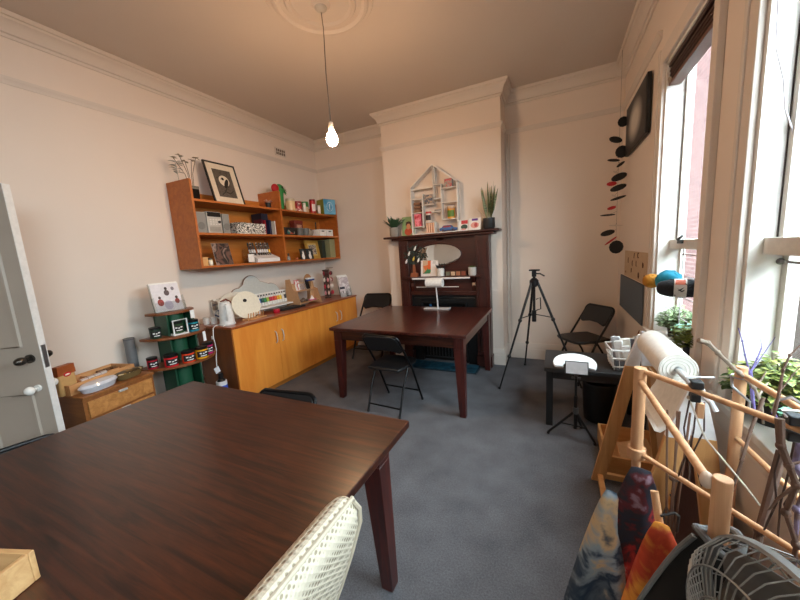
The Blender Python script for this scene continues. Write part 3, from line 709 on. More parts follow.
# ------------------------------------------------------------------ things on the cupboard
def Cz(): return CT
for (x, y, lab) in ((-3.37, 2.17, 'small white cup at the very left end of the cupboard top'), (-3.30, 2.205, 'small white cup right beside the kettle')):
    t = T('cup', lab, 'cup', (x, y, CT), LW); O('bowl', MB().lathe([(.026, 0), (.03, .004), (.033, .075), (.029, .075), (.026, .01), (.001, .01)], n=20), mm('e2ded8', .35), t); O('rim', MB().lathe([(.032, .068), (.0345, .07), (.0345, .076), (.03, .077)], n=20), mm('cfc9c0', .4), t)
t = T('kettle', 'white electric kettle on the near end of the cupboard', 'kettle', (-3.10, 2.215, CT), R_(60))
O('body', MB().lathe([(.072, 0), (.074, .01), (.066, .12), (.056, .215), (.05, .225)], n=28), mm('e3e3e1', .3), t)
O('base', MB().lathe([(.078, 0), (.08, .004), (.08, .014), (.07, .018)], n=28), mm('d0d0ce', .4), t)
O('lid', MB().lathe([(.052, .222), (.05, .236), (.03, .244), (.001, .246)], n=24), mm('d6d6d4', .35), t)
O('spout', MB().prism([(-.03, 0), (.03, 0), (.012, .045), (-.012, .045)], .175, .222, 'xy', c=(0, .048, 0)), mm('e3e3e1', .3), t, .006)
O('handle', MB().tube([(0, -.05, .215), (0, -.085, .21), (0, -.10, .17), (0, -.098, .09), (0, -.07, .05)], .011, 10), mm('d9d9d7', .35), t)
O('cord', MB().tube([(-.03, -.07, .012), (-.05, -.10, .006), (-.05, -.11, .007)], .005, 8), mm('e6e4e0', .5), t)
t = T('power_cord', 'white cord hanging down over the near end of the cupboard with a paper tag', 'cord', (0, 0, 0))
O('cord', MB().tube([(-3.17, 2.20, CT+.006), (-3.16, 2.12, CT+.006), (-3.15, 2.085, CT-.01), (-3.13, 2.06, .75), (-3.12, 2.065, .62), (-3.12, 2.05, .52), (-3.115, 2.04, .44)], .0045, 8), mm('e6e4e0', .5), t)
O('tag', MB().box((-3.11, 2.035, .405), (.01, .05, .06), (.3, 0, 0)), mm('d9dbe0', .7), t)
t = leaning_card('magazine', 'magazine with a blue cover leaning on the wall behind the kettle', 'magazine', (-3.40, 2.42, CT), LW, .24, .25, 12, patches('magazine_cover', ['c9c4bd', '26406d', 'e9e4da', '8a7a6c', '1f2c4a'], 9, .4, 'noise', 3), th=.012)
# cloud palette board
t = T('palette_board', 'large pale grey cloud shaped palette board leaning against the left wall', 'palette', (-3.38, 2.87, CT), rot=(R_(-7), 0, LW))
cl = []
for (cx, cz, r, a0, a1, n) in ((-.38, .08, .09, 200, 100, 8), (-.24, .22, .11, 170, 80, 8), (-.02, .33, .135, 165, 25, 12), (.26, .20, .14, 100, 20, 8), (.42, .07, .09, 60, -50, 8)):
    for k in range(n+1): a = R_(a0+(a1-a0)*k/n); cl.append((cx+r*math.cos(a), max(0, cz+r*math.sin(a))))
cl += [(.40, 0), (-.42, 0)]
O('board', MB().prism(cl, 0, .012, 'xz'), mm('c3c6c2', .6), t)
O('board_edge', MB().tube([(a, .006, b) for a, b in cl], .0065, 6, closed=True), mm('8a5a3c', .7), t)
t = T('white_palette', 'off-white rounded palette with a nose line in front of the grey board', 'palette', (-3.30, 2.53, CT), rot=(R_(-12), 0, LW))
O('board', MB().prism([(.2*math.cos(R_(a))*(1.0 if math.cos(R_(a)) > 0 else 1.15), .155+.155*math.sin(R_(a))) for a in range(0, 360, 12)], 0, .01, 'xz'), mm('dcd6c8', .5), t, .002)
O('finger_notch', MB().tube([(-.19, -.002, .22), (-.12, -.002, .24), (-.06, -.002, .19), (-.08, -.002, .15)], .011, 8), mm('7a3f33', .6), t)
t = T('paint_palette', 'cream oval artist palette with a thumb hole standing on a slatted wooden rack', 'palette', (-3.09, 2.50, CT+.012), rot=(R_(-14), 0, R_(90)))
ov = [(.185*math.cos(R_(a)), .155+.155*math.sin(R_(a))) for a in range(0, 360, 10)]
O('board', MB().prism(ov, 0, .008, 'xz'), mm('e6e0cd', .5), t, .002)
O('thumb_hole', MB().lathe([(.0005, 0), (.024, 0), (.024, .003), (.0005, .003)], (-.012, -.001, .205), 20, sx=1, sy=.8, M=Matrix.Rotation(R_(90), 3, 'X')), mm('1b1512', .8), t)
t = T('slatted_rack', 'small slatted wooden rack holding the oval palette', 'rack', (-3.055, 2.53, CT), R_(90))
f = MB()
for k in range(7): f.cyl((-.1+.034*k, -.005, .012), (-.1+.034*k, -.02, .075), .005, n=8)
O('slat', f, BAMB, t); O('rail', MB().b2(-.13, .13, -.035, -.02, 0, .014).b2(-.13, .13, .045, .06, 0, .014).b2(-.11, -.095, -.035, .06, .0, .012).b2(.095, .11, -.035, .06, 0, .012), BAMB, t, .002)
# tube rack
t = T('paint_tube_rack', 'white rack displaying a row of paint tubes on the cupboard', 'rack', (-3.30, 3.02, CT), LW)
O('back_panel', MB().box((.02, .06, .15), (.62, .008, .17), (R_(-12), 0, 0)), WHITE, t, .002); O('ledge', MB().b2(-.29, .33, -.10, .05, .05, .068), WHITE, t, .004); O('stand', MB().b2(-.27, -.25, -.06, .08, 0, .05).b2(.29, .31, -.06, .08, 0, .05), WHITE, t)
cols = ['1d2a52', '22478f', '2f5fa8', '1f4f3a', '2c8a4f', '9fb13a', 'b3203a', 'c8303a', 'd8572f', 'e0a920', 'e6c33c', 'dcd8d0', '2a2a2c']
words = ['dark blue', 'royal blue', 'mid blue', 'deep green', 'bright green', 'olive', 'crimson', 'red', 'orange', 'ochre', 'yellow', 'white', 'black']
for k, (c, w_) in enumerate(zip(cols, words)):
    tt = T('paint_tube', 'paint tube with a %s band in the white tube rack' % w_, 'paint tube', (-3.345, 2.765+.043*k, CT+.215), rot=(R_(-12)+PI, 0, LW), group='paint tubes in the white rack')
    O('tube', MB().lathe([(.016, .02), (.017, .03), (.0165, .09), (.016, .14)], n=12, sy=.7), mm('e4e2de', .35), tt); O('band', MB().lathe([(.0178, .045), (.0184, .047), (.018, .098), (.0172, .10)], n=12, sy=.75), mm(c, .4), tt); O('cap', MB().cyl((0, 0, 0), (0, 0, .02), .009, n=10), mm('26262a', .4), tt)
t = T('tape_roll', 'small red tub on the cupboard below the tube rack', 'tub', (-3.07, 2.86, CT), LW); O('tub', MB().lathe([(.036, 0), (.038, .004), (.038, .034), (.034, .036)], n=22), mm('b3162c', .4), t); O('lid', MB().lathe([(.0385, .034), (.0395, .037), (.0395, .046), (.036, .048)], n=22), mm('c42038', .4), t)
t = T('black_folder', 'flat black folder lying on the cupboard in front of the tube rack', 'folder', (-3.12, 3.14, CT), R_(84)); O('cover', MB().b2(-.19, .19, -.08, .07, 0, .022), mm('151516', .6), t, .004); O('flap', MB().b2(-.18, .10, -.07, .05, .022, .032), mm('1c1c1e', .6), t, .003)
# cardboard display
t = T('cardboard_display', 'brown cardboard two-shelf display of cards on the cupboard', 'display', (-3.20, 3.49, CT), R_(88))
for s in (-1, 1):
    f = MB().prism([(-.15, 0), (.12, 0), (.10, .36), (.02, .37), (-.03, .22), (-.09, .20)], s*.20-.006, s*.20+.006, 'yz'); O('side_panel', f, KRAFT, t, .002)
for s in (-1, 1):
    f = MB().prism([(s*.20, .02), (s*.10, .02), (s*.16, .30), (s*.205, .30)], -.02, -.012, 'xz'); O('face_panel', f, mm('c0956c', .8), t)
O('shelf_board', MB().b2(-.20, .20, -.11, .08, .03, .038), KRAFT, t); O('shelf_board', MB().b2(-.20, .20, -.06, .06, .19, .198), KRAFT, t); O('back_panel', MB().b2(-.20, .20, .05, .056, .19, .30), KRAFT, t)
leaning_card('greeting_card', 'white card with a red figure on the upper cardboard shelf', 'card', (-3.21, 3.41, CT+.2), LW, .10, .15, 10, patches('red_card', ['ece6e2', 'ece6e2', 'c22c34', 'e0d5d0'], 14, .6))
leaning_card('greeting_card', 'grey and pink card in the middle of the upper cardboard shelf', 'card', (-3.215, 3.52, CT+.2), LW, .09, .09, 10, patches('pink_card', ['b8a39a', '8f7a74', 'd5c2b8'], 20, .6))
leaning_card('greeting_card', 'black card with brown edge on the upper cardboard shelf', 'card', (-3.205, 3.615, CT+.2), LW, .08, .145, 12, mm('1e1614', .6))
t = T('card_sign', 'rounded kraft card sign with a blue and white cap on the cardboard display', 'sign', (-3.24, 3.66, CT+.2), LW); O('disc', MB().prism([(.085*math.cos(R_(a)), .11+.10*math.sin(R_(a))) for a in range(0, 360, 15)], 0, .006, 'xz'), mm('a87c55', .8), t); O('cap', MB().b2(-.05, .09, -.05, .004, .11, .135), mm('2c3f7d', .6), t, .004); O('cap_band', MB().b2(-.05, .09, -.05, .004, .135, .155), mm('e8e8ea', .6), t, .003)
t = T('trinkets', 'dark little trinkets on the lower cardboard shelf', 'ornament', (-3.15, 3.44, CT+.04), LW)
O('bead', MB().ell((-.05, 0, .02), (.03, .03, .02)).ell((.0, .01, .028), (.026, .03, .028)).ell((.05, 0, .018), (.025, .03, .018)), patches('trinket_dark', ['3a302b', '6a5648', '1f1a18'], 40, .5), t); O('ring', MB().lathe([(.02, 0), (.026, .003), (.02, .006)], (.01, -.04, 0), 16), mm('9a7c58', .4), t)
t = T('craft_triangle', 'small white and pink pyramid on the lower cardboard shelf', 'ornament', (-3.16, 3.62, CT+.038), LW); O('pyramid', MB().lathe([(.045, .012), (.001, .07)], n=4), mm('e9e2de', .6), t); O('base', MB().b2(-.06, .06, -.03, .03, 0, .012), mm('c8417e', .5), t, .003)
# revolving rack
t = T('earring_rack', 'revolving rack of pink and red keyrings at the far end of the cupboard', 'rack', (-3.22, 4.06, CT), LW)
O('post', MB().lathe([(.05, 0), (.05, .012), (.012, .016), (.012, .42), (.055, .425), (.055, .44), (.001, .445)], n=20), mm('4a3028', .5), t); O('panel', MB().b2(-.055, .055, -.006, .006, .03, .43).b2(-.006, .006, -.055, .055, .03, .43), mm('553a30', .7), t)
cc = ['d98f95', 'e3d3c8', 'b8283c', 'd6b3a8', 'e8ddd2', 'c8a394', '8a1f2c']
for k in range(20):
    lv, j = k//5, k % 5; a = R_(-90-75+37*j); x, y, z = .082*math.cos(a), .082*math.sin(a), .055+.1*lv
    f = MB(); f.ell((x, y, z+.03), (.02, .015, .032), 10, 8); f.tube([(x*.9, y*.9, z+.055), (x*.85, y*.85, z+.075)], .002, 4); O('keyring', f, mm(cc[(k*3+lv) % 7] if lv < 3 else ['8a1f2c', '4a1c20'][j % 2], .5), t)
t = T('hook_stand', 'thin T-shaped metal stand behind the keyring rack', 'stand', (-3.30, 4.25, CT), LW); O('base', MB().b2(-.05, .05, -.04, .04, 0, .008), mm('a08a78', .4), t); O('post', MB().cyl((-.02, 0, .008), (-.02, 0, .46), .004), mm('a59482', .4, .3), t); O('crossbar', MB().cyl((-.07, 0, .46), (.10, 0, .46), .006), mm('8a7464', .4), t)
def leaflet_holder(label, loc, rz, w, h, face, n=3, group=None):
    t = T('leaflet_holder', label, 'leaflet holder', loc, rot=(R_(-14), 0, rz))
    O('holder', MB().b2(-w/2, w/2, .03, .033, 0, h).b2(-w/2, w/2, -.03, -.027, 0, h*.32).b2(-w/2, -w/2+.003, -.03, .03, 0, h*.5).b2(w/2-.003, w/2, -.03, .03, 0, h*.5).b2(-w/2, w/2, -.03, .03, 0, .003), CLEAR, t)
    for k in range(n): 
        lf = O('leaflet', MB().b2(-w/2+.006, w/2-.006, .02-.014*k, .026-.014*k, .004, h*(1.02-.05*k)), PAPER, t)
        if k == n-1: O('print', MB().b2(-w/2+.008, w/2-.008, .019-.014*k, .02-.014*k, .008, h*(1.01-.05*k)), face, lf)
    return t
leaflet_holder('clear holder of white leaflets in the far corner of the cupboard', (-3.02, 4.27, CT), R_(68), .19, .34, patches('leaflet_a', ['e6dfe0', 'e6dfe0', 'b9aab0', 'e6dfe0', '8f8590'], 8, .5))
t = leaflet_holder('small dark-topped leaflet holder in front of the clear holder', (-2.965, 4.15, CT), R_(68), .11, .18, mm('d8d0d2', .6), n=1)
O('heading', MB().b2(-.045, .045, .0175, .0185, .13, .165), mm('2b2b3c', .6), t); O('figure', MB().ell((0, .018, .085), (.008, .001, .022), 10, 6), mm('4a3a40', .6), t)
# ------------------------------------------------------------------ green tiered stand
GX, GY = -3.20, 1.76
t = T('display_stand', 'green tiered corner stand with three rounded wooden shelves of paint jars', 'stand', (GX, GY, 0), LW)
TS = [(1.075, .20), (.865, .275), (.615, .335)]
for z, r in TS:
    pts = [(r*math.cos(R_(a)), .07-(r)*math.sin(R_(a))) for a in range(0, 181, 10)]
    O('shelf_board', MB().prism([(a, max(b, -.29)) for a, b in pts][::-1], z-.022, z, 'xy'), wood('6b3a1d', '8a5028', 0, 5, .4), t, .003)
f = MB().b2(-.12, -.105, -.10, .10, 0, 1.053).b2(.105, .12, -.10, .10, 0, 1.053); O('side_panel', f, GREEN, t, .002)
O('column', MB().lathe([(.075, 0), (.075, 1.05)], (0, .0, 0), 24), mm('1b5036', .45), t)
O('back_panel', MB().b2(-.12, .12, .085, .10, 0, 1.053), GREEN, t); O('base', MB().b2(-.2, .2, -.16, .12, 0, .05), mm('123524', .5), t, .004)
O('price_tag', MB().b2(.03, .065, -.206, -.200, 1.0, 1.075), WHITEP, t); O('price_tag', MB().b2(.08, .105, -.262, -.256, .775, .865), WHITEP, t)
mk = [(.12, .55, .2, .1), (.4, .5, .15, .08), (.62, .6, .25, .1), (.2, .15, .6, .06)]
def pj(lab, dx, dz, col, r=.038, h=.095, dy=-.15, group=None):
    return jar(lab, (GX-dy, GY+dx, dz), r, h, col, '101012', '17171a', name='paint_jar', cat='paint jar', rz=LW-R_(12), cap=.22, marks=mk)
pj('very dark green paint jar at the left of the middle tier', -.20, TS[1][0], '12301f', .042, .10, dy=-.05)
pj('dark green paint jar in a white stand on the middle tier', -.04, TS[1][0]+.012, '2c4a26', .046, .11, -.10)
t = T('jar_stand', 'white metal stand framing the dark green jar on the middle tier', 'stand', (GX+.10, GY-.04, TS[1][0]), LW); O('frame', MB().tube([(-.06, -.048, .003), (-.06, -.048, .135), (.06, -.048, .135), (.06, -.048, .003)], .007, 6), WHITEP, t); O('base', MB().b2(-.065, .065, -.055, .05, 0, .010), WHITEP, t, .002)
pj('teal paint jar at the right of the middle tier', .09, TS[1][0], '0f7f93', .045, .11, -.12)
pj('crimson paint jar at the left of the bottom tier', -.265, TS[2][0], 'a3142a', .04, .10, -.06)
pj('bright red paint jar on the bottom tier', -.175, TS[2][0], 'c81f26', .052, .11, -.17)
pj('orange-red paint jar in the middle of the bottom tier', -.05, TS[2][0], 'd8401f', .052, .11, -.21)
pj('yellow paint jar on the bottom tier', .07, TS[2][0], 'e2a01a', .052, .11, -.215)
pj('magenta paint jar at the right end of the bottom tier', .19, TS[2][0], 'b01a63', .045, .11, -.13)
t = leaflet_holder('clear holder of flyers with red figures on top of the green stand', (GX+.03, GY-.03, TS[0][0]), R_(84), .24, .27, mm('dcd7dc', .5), n=2)
for (x, z, c, rr) in ((-.06, .09, '9a3a36', .026), (-.06, .135, '4a3a38', .011), (.005, .175, '57474a', .022), (.005, .215, '3a2c2a', .012), (.075, .09, '8a3232', .02), (.075, .125, '3c2e2c', .012), (.0, .06, 'b9b0c4', .035), (.06, .21, '7a7680', .014)):
    O('figure', MB().ell((x, .0045, z), (rr, .0012, rr*1.25), 12, 6), mm(c, .6), t)
t = T('paint_bottle', 'black bottle with a blue and white label standing on the floor beside the cupboard', 'bottle', (-3.0, 1.99, 0), 0); O('body', MB().lathe([(.045, 0), (.048, .01), (.048, .3), (.03, .34), (.022, .345), (.022, .40)], n=18), mm('141416', .35), t); O('label', MB().lathe([(.0485, .16), (.049, .161), (.049, .28), (.0485, .281)], n=18), mm('2a4fb8', .5), t); O('label_edge', MB().lathe([(.0487, .28), (.0495, .281), (.0495, .32), (.047, .321)], n=18), mm('dcdce0', .5), t)

# ------------------------------------------------------------------ chest of drawers by the door
t = T('drawer_chest', 'low wooden chest of drawers between the door and the green stand', 'drawers', (-3.185, 1.155, 0), R_(100))
W2, D2, H2 = .245, .205, .62
O('body', MB().b2(-W2, W2, -D2+.012, D2, .03, H2-.02), OAKD, t); O('top', MB().b2(-W2-.004, W2+.004, -D2-.004, D2, H2-.022, H2), OAKD, t, .003); O('plinth', MB().b2(-W2+.01, W2-.01, -D2+.03, D2, 0, .03), mm('3a2414', .7), t)
for k in range(4):
    z1 = H2-.045-.138*k; dr = O('drawer', MB().b2(-W2+.022, W2-.022, -D2-.002, -D2+.014, z1-.118, z1), OAK, t, .002)
    O('pull', MB().b2(-.03, .03, -D2-.016, -D2-.002, z1-.012, z1+.004), CHROME, dr, .002)
DZ = H2
def onchest(x, y): 
    v = Matrix.Rotation(R_(100), 3, 'Z') @ Vector((x, y, 0)); return (-3.185+v.x, 1.155+v.y, DZ)
t = T('wooden_tray', 'pale wooden divided tray on the chest of drawers', 'tray', onchest(-.02, .055), R_(104)); open_box(t, .46, .24, .075, .014, BAMB, 'tray_side'); O('divider', MB().b2(-.02, -.008, -.10, .10, .01, .06).b2(-.2, .2, .0, .01, .01, .055), BAMB, t)
t = T('tea_packet', 'tan packet with a red oval label standing at the near end of the wooden tray', 'packet', onchest(-.215, -.01), R_(112)); O('bag', MB().prism([(-.06, 0), (.06, 0), (.055, .215), (-.055, .215)], -.02, .02, 'xz'), mm('c9a068', .45), t, .012); O('top_band', MB().prism([(-.0595, .15), (.0595, .15), (.056, .216), (-.056, .216)], -.0215, .0215, 'xz'), mm('9c4f24', .45), t)
O('red_oval', MB().ell((.0, -.0225, .15), (.026, .0015, .016), 18, 6), mm('c41e2a', .4), t)
O('white_scroll', MB().ell((0, -.0245, .15), (.017, .001, .006), 14, 6), mm('efe6d8', .5), t)
for k in range(4):
    v = onchest(-.11+.05*k, .0+.012*k); t = T('sachet', 'white tea sachet standing in the wooden tray' , 'sachet', (v[0], v[1], DZ+.012), R_(112), 'sachets in the wooden tray'); O('packet', MB().box((0, 0, .03), (.045, .008, .06), (R_(24), 0, 0)), mm('dcd5d2', .5), t, .002); O('seam', MB().box((0, .0, .06), (.045, .009, .006), (R_(24), 0, 0)), mm('b9a59a', .5), t)
for k in range(3):
    v = onchest(.06+.045*k, .10); t = T('spice_pack', 'brown pack lying in the far half of the wooden tray', 'packet', (v[0], v[1], DZ+.012), R_(104), 'brown packs in the wooden tray'); O('pack', MB().box((0, 0, .03), (.036, .06, .045), (0, R_(14), 0)), mm('5c3a1d', .5), t, .004); O('fold', MB().box((0, 0, .055), (.036, .02, .01)), mm('7a5228', .5), t)
t = T('plastic_box', 'clear plastic clamshell box on the front of the chest of drawers', 'box', onchest(-.10, -.135), R_(106)); O('tub', MB().lathe([(.075, 0), (.085, .003), (.10, .04), (.098, .041)], n=20, sx=1.25, sy=.62), mm('b9bac2', .15), t); O('lid', MB().lathe([(.104, .04), (.105, .046), (.09, .062), (.001, .066)], n=20, sx=1.25, sy=.62), mm('cfcfd6', .12), t)
t = T('glass_dish', 'oval glass dish of brown tea bags on the chest of drawers', 'dish', onchest(.12, -.12), R_(106)); O('dish', MB().lathe([(.06, 0), (.07, .004), (.092, .05), (.088, .05), (.066, .008), (.001, .008)], n=24, sx=1.25, sy=.7), mm('6b5a3a', .1), t); O('contents', MB().ell((0, 0, .045), (.10, .055, .02)), patches('teabags', ['3a2a10', '8a6a2c', '5a431c', 'c9b48a'], 40, .4, 'voronoi'), t)
t = T('grey_tube', 'grey cardboard tube standing behind the chest of drawers', 'tube', (-3.40, 1.47, 0)); O('tube', MB().cyl((0, 0, 0), (0, 0, .86), .04), mm('6f6f70', .5), t); O('cap', MB().cyl((0, 0, .86), (0, 0, .875), .0415), mm('58585a', .5), t)

# ------------------------------------------------------------------ fireplace
FY = 3.92
t = T('fireplace_surround', 'tall dark wooden fireplace surround with an oval mirror', 'fireplace', (-1.305, BY, 0))
def fx(x): return x+1.305
def fy(y): return y-BY
for (x0, x1) in ((-1.875, -1.745), (-.865, -.70)):
    O('pilaster', MB().b2(fx(x0), fx(x1), fy(FY), 0, 0, 1.64).b2(fx(x0)-.012, fx(x1)+.012, fy(FY)-.012, 0, 0, .14), MANT, t, .004)
    O('pilaster_panel', MB().tube([(fx(x0)+.03, fy(FY), .2), (fx(x1)-.03, fy(FY), .2), (fx(x1)-.03, fy(FY), 1.1), (fx(x0)+.03, fy(FY), 1.1)], .008, 6, closed=True).tube([(fx(x0)+.03, fy(FY), 1.24), (fx(x1)-.03, fy(FY), 1.24), (fx(x1)-.03, fy(FY), 1.56), (fx(x0)+.03, fy(FY), 1.56)], .007, 6, closed=True), MANT, t)
O('top_shelf', MB().b2(fx(-2.06), fx(-.575), fy(3.85), 0, 1.655, 1.682), MANTX, t, .008)
O('top_moulding', MB().b2(fx(-1.96), fx(-.645), fy(3.885), 0, 1.625, 1.656), MANTX, t, .008)
O('overmantel_panel', MB().b2(fx(-1.745), fx(-.865), fy(3.965), -.002, 1.14, 1.63), MANTX, t)
f = MB(); xs = [fx(-1.745)+.88*k/16 for k in range(17)]
def az(x): return 1.505+.09*max(0, math.sin(PI*(x-xs[0])/.88))**.45
for a, b in zip(xs, xs[1:]):
    f.hexa([(a, fy(3.955), az(a)), (b, fy(3.955), az(b)), (b, fy(3.964), az(b)), (a, fy(3.964), az(a))], [(a, fy(3.955), 1.63), (b, fy(3.955), 1.63), (b, fy(3.964), 1.63), (a, fy(3.964), 1.63)])
bmesh.ops.remove_doubles(f.bm, verts=f.bm.verts[:], dist=1e-5)
O('arch_rail', f, MANTX, t)
O('lower_shelf', MB().b2(fx(-1.80), fx(-.80), fy(3.86), 0, 1.125, 1.148), MANTX, t, .006)
O('frieze', MB().b2(fx(-1.745), fx(-.865), fy(3.97), 0, .93, 1.126).b2(fx(-1.745), fx(-.865), fy(3.945), 0, .90, .945), MANTX, t, .004)
for x in (-1.715, -.895):
    O('corbel', MB().prism([(fy(3.97), .955), (fy(3.955), .96), (fy(3.93), 1.02), (fy(3.945), 1.06), (fy(3.90), 1.09), (fy(3.885), 1.125), (fy(3.97), 1.125)], fx(x)-.022, fx(x)+.022, 'yz'), MANT, t, .003)
O('mirror_glass', MB().ell((fx(-1.345), fy(3.962), 1.415), (.30, .006, .142), 40, 10), mm('e6e2dc', .03, 1., grain=0), t)
O('mirror_rim', MB().tube([(fx(-1.345)+.302*math.cos(2*PI*k/40), fy(3.962), 1.415+.144*math.sin(2*PI*k/40)) for k in range(40)], .009, 8, closed=True), MANT, t)
IRON = mm('1b1c1e', .45, .5)
g = T('fire_grate', 'black cast iron fireplace insert under the mantel', 'fireplace insert', (-1.305, BY, 0))
O('surround', MB().b2(fx(-1.744), fx(-1.62), fy(3.975), -.003, .0, .899).b2(fx(-.99), fx(-.866), fy(3.975), -.003, 0, .899).b2(fx(-1.62), fx(-.99), fy(3.975), -.003, .78, .899), IRON, g, .003)
O('surround_trim', MB().tube([(fx(-1.60), fy(3.97), .02), (fx(-1.60), fy(3.97), .80), (fx(-1.01), fy(3.97), .80), (fx(-1.01), fy(3.97), .02)], .012, 8).tube([(fx(-1.71), fy(3.972), .86), (fx(-.90), fy(3.972), .86)], .009, 8), mm('2a2b2d', .4, .6), g)
O('fireback', MB().b2(fx(-1.62), fx(-.99), -.012, -.002, 0, .78), mm('0b0b0c', .9), g)
f = MB()
for k in range(13): f.cyl((fx(-1.56)+.0425*k, fy(3.985), .06), (fx(-1.56)+.0425*k, fy(3.985), .26), .006, n=8)
f.b2(fx(-1.60), fx(-1.01), fy(3.98), fy(3.995), .05, .065).b2(fx(-1.60), fx(-1.01), fy(3.98), fy(3.995), .25, .265); O('grate_bar', f, mm('3a3b3c', .5, .6), g)
t = T('hearth', 'blue tiled hearth slab on the carpet before the fireplace', 'hearth', (-1.36, 3.78, 0)); 
f = MB()
for i in range(7):
    for j in range(2): f.b2(-.52+.148*i, -.376+.148*i, -.13+.128*j, -.006+.128*j, .012, .02)
O('tile', f, patches('hearth_tiles', ['122a38', '1a3d4e', '225062', '0f2430'], 7, .3), t, .002); O('slab', MB().b2(-.53, .53, -.14, .13, 0, .013), mm('1a2a34', .5), t)
t = T('blue_bag', 'crumpled blue plastic bag in the fireplace opening', 'bag', (-1.50, 4.015, .50)); 
# rests on a ledge inside the insert
O('bag', MB().ell((0, 0, .12), (.085, .022, .12), 14, 9), mm('1c4f86', .35), t); O('knot', MB().cyl((0, 0, .23), (0, 0, .27), .012, .02, 8), mm('2a66a0', .35), t); 
O('ledge', MB().b2(-.11, .50, -.025, .025, -.012, 0.0), IRON, g, loc=(fx(-1.50), fy(4.015), .50))

# mantel shelf things
MZ = 1.682
def spikes(n, L, w, spread, z0, cols=None, up=.6):
    f = MB()
    for k in range(n):
        a = 2.4*k; e = up+random.random()*.9
        f.leaf((.012*math.cos(a), .012*math.sin(a), z0), (math.cos(a)*spread, math.sin(a)*spread, e), L*(.7+.4*random.random()), w, droop=.1)
    return f
pot_plant('succulent', 'spiky green succulent in a pale stone pot at the left end of the mantel shelf', (-1.925, 3.925, MZ), .062, .12, mm('8d857c', .8, bump=.2), [('leaves', spikes(34, .21, .04, .8, .10), mm('35543a', .45))], rim=False)
leaning_card('portrait_card', 'green card with a painted dark-haired woman at the left of the mantel shelf', 'card', (-1.735, 3.95, MZ), 0, .18, .25, 8, mm('7f9a6a', .6))
t = [o for o in bpy.data.objects if o.get('label', '').startswith('green card')][0]
O('portrait_dress', MB().ell((0, -.0018, .055), (.055, .001, .05), 18, 6), mm('b5482a', .6), t); O('portrait_face', MB().ell((0, -.0026, .125), (.03, .001, .042), 16, 6), mm('c98a62', .6), t); O('portrait_hair', MB().ell((0, -.0022, .15), (.04, .001, .038), 16, 6).ell((0, -.003, .172), (.036, .001, .016), 12, 6), mm('3a1d18', .6), t)
# house shaped shelf
t = T('house_shelf', 'white house shaped display shelf full of tiny things, standing on the mantel', 'shelf', (-1.36, 3.965, MZ))
hw = .305; HE = .59; HP = .83
pts = [(-hw, 0), (hw, 0), (hw, HE), (0, HP), (-hw, HE)]
f = MB(); th = .012; y0, y1 = -.05, .05
f.b2(-hw, hw, y0, y1, 0, th).b2(-hw, -hw+th, y0, y1, th, HE).b2(hw-th, hw, y0, y1, th, HE)
for s in (-1, 1):
    L = math.hypot(hw, HP-HE); f.box((s*hw/2, 0, (HE+HP)/2-.006), (L, y1-y0, th), (0, s*math.atan2(HP-HE, hw), 0))
O('outer_frame', f, mm('e2dcd4', .6), t)
f = MB()
def hb(x0, x1, z): f.b2(x0, x1, y0+.004, y1, z-.005, z+.005)
def vb(x, z0, z1): f.b2(x-.005, x+.005, y0+.004, y1, z0, z1)
vb(-.0, .44, HP-.02); vb(.02, .60, HP-.02); hb(-hw, 0, .56); hb(0, .10, .585); vb(.10, .155, .585); hb(.105, hw-.01, .53); hb(.105, hw-.01, .36); hb(.105, hw, .16)
hb(-hw, -.15, .44); vb(-.15, .08, .44); hb(-.14, 0, .36); vb(-.14, .36, .5); hb(-.0, .1, .42); hb(-hw, -.15, .275); hb(-hw, -.15, .10); hb(-.03, .10, .265); hb(-.12, 0, .145); vb(0, 0.01, .145)
O('partition', f, mm('dad3ca', .6), t)
def HX(x, z, lab, name, cat, w, h, mats, dd=.05, kind='box'):
    q = T(name, lab, cat, (-1.36+x, 3.955, MZ+z))
    O('body', MB().b2(-w/2, w/2, -dd/2, dd/2, 0, h), mats[0], q, .003)
    O('face', MB().b2(-w/2+.004, w/2-.004, -dd/2-.0015, -dd/2, .005, h-.005), mats[1], q); return q
HX(.19, .536, 'small grey and red card pack in the upper right of the house shelf', 'card_pack', 'pack', .10, .10, (mm('8a8480', .6), patches('hs1', ['6f6a66', '9a8f86', 'c02a36', '55504c'], 24, .5)))
HX(-.07, .366, 'small picture block with a face in the house shelf', 'picture_block', 'block', .11, .115, (mm('8c837a', .6), patches('hs2', ['6b5a4c', '3f5066', 'b9a088', '4a3a30'], 26, .5)))
for k in range(3): HX(-.225, .281+.045*k, 'little brown box in the left stack of three in the house shelf, %s' % ['bottom', 'middle', 'top'][k], 'tiny_box', 'box', .09, .035, (mm('6b4a34', .7), mm('7d583e', .7)))
HX(-.225, .106, 'tall pink and red pack at the left of the house shelf', 'pink_pack', 'pack', .09, .155, (mm('d9667a', .5), patches('hs3', ['d9566e', 'e88a98', 'b8283c', '6d2a34'], 18, .5)))
q = jar('red lidded jar with a dark band in the house shelf', (-1.36-.085, 3.955, MZ+.151), .036, .125, 'd8c6b8', 'b8342e', '2c2422')
for k in range(4): HX(-.105+.03*k, .012, 'slim peach striped tube at the bottom of the house shelf', 'striped_tube', 'tube', .022, .125, (mm('d99c78', .6), mm('ecc2a4', .6))).__setitem__('group', 'peach tubes in the house shelf')
jar('little jar of orange and green sweets at the right of the house shelf', (-1.36+.21, 3.955, MZ+.161), .048, .15, 'd08a2a', 'c9a98a', '5c7a2c')
t = T('toy_car', 'small blue toy car at the bottom of the house shelf', 'toy', (-1.36+.17, 3.95, MZ+.0125))
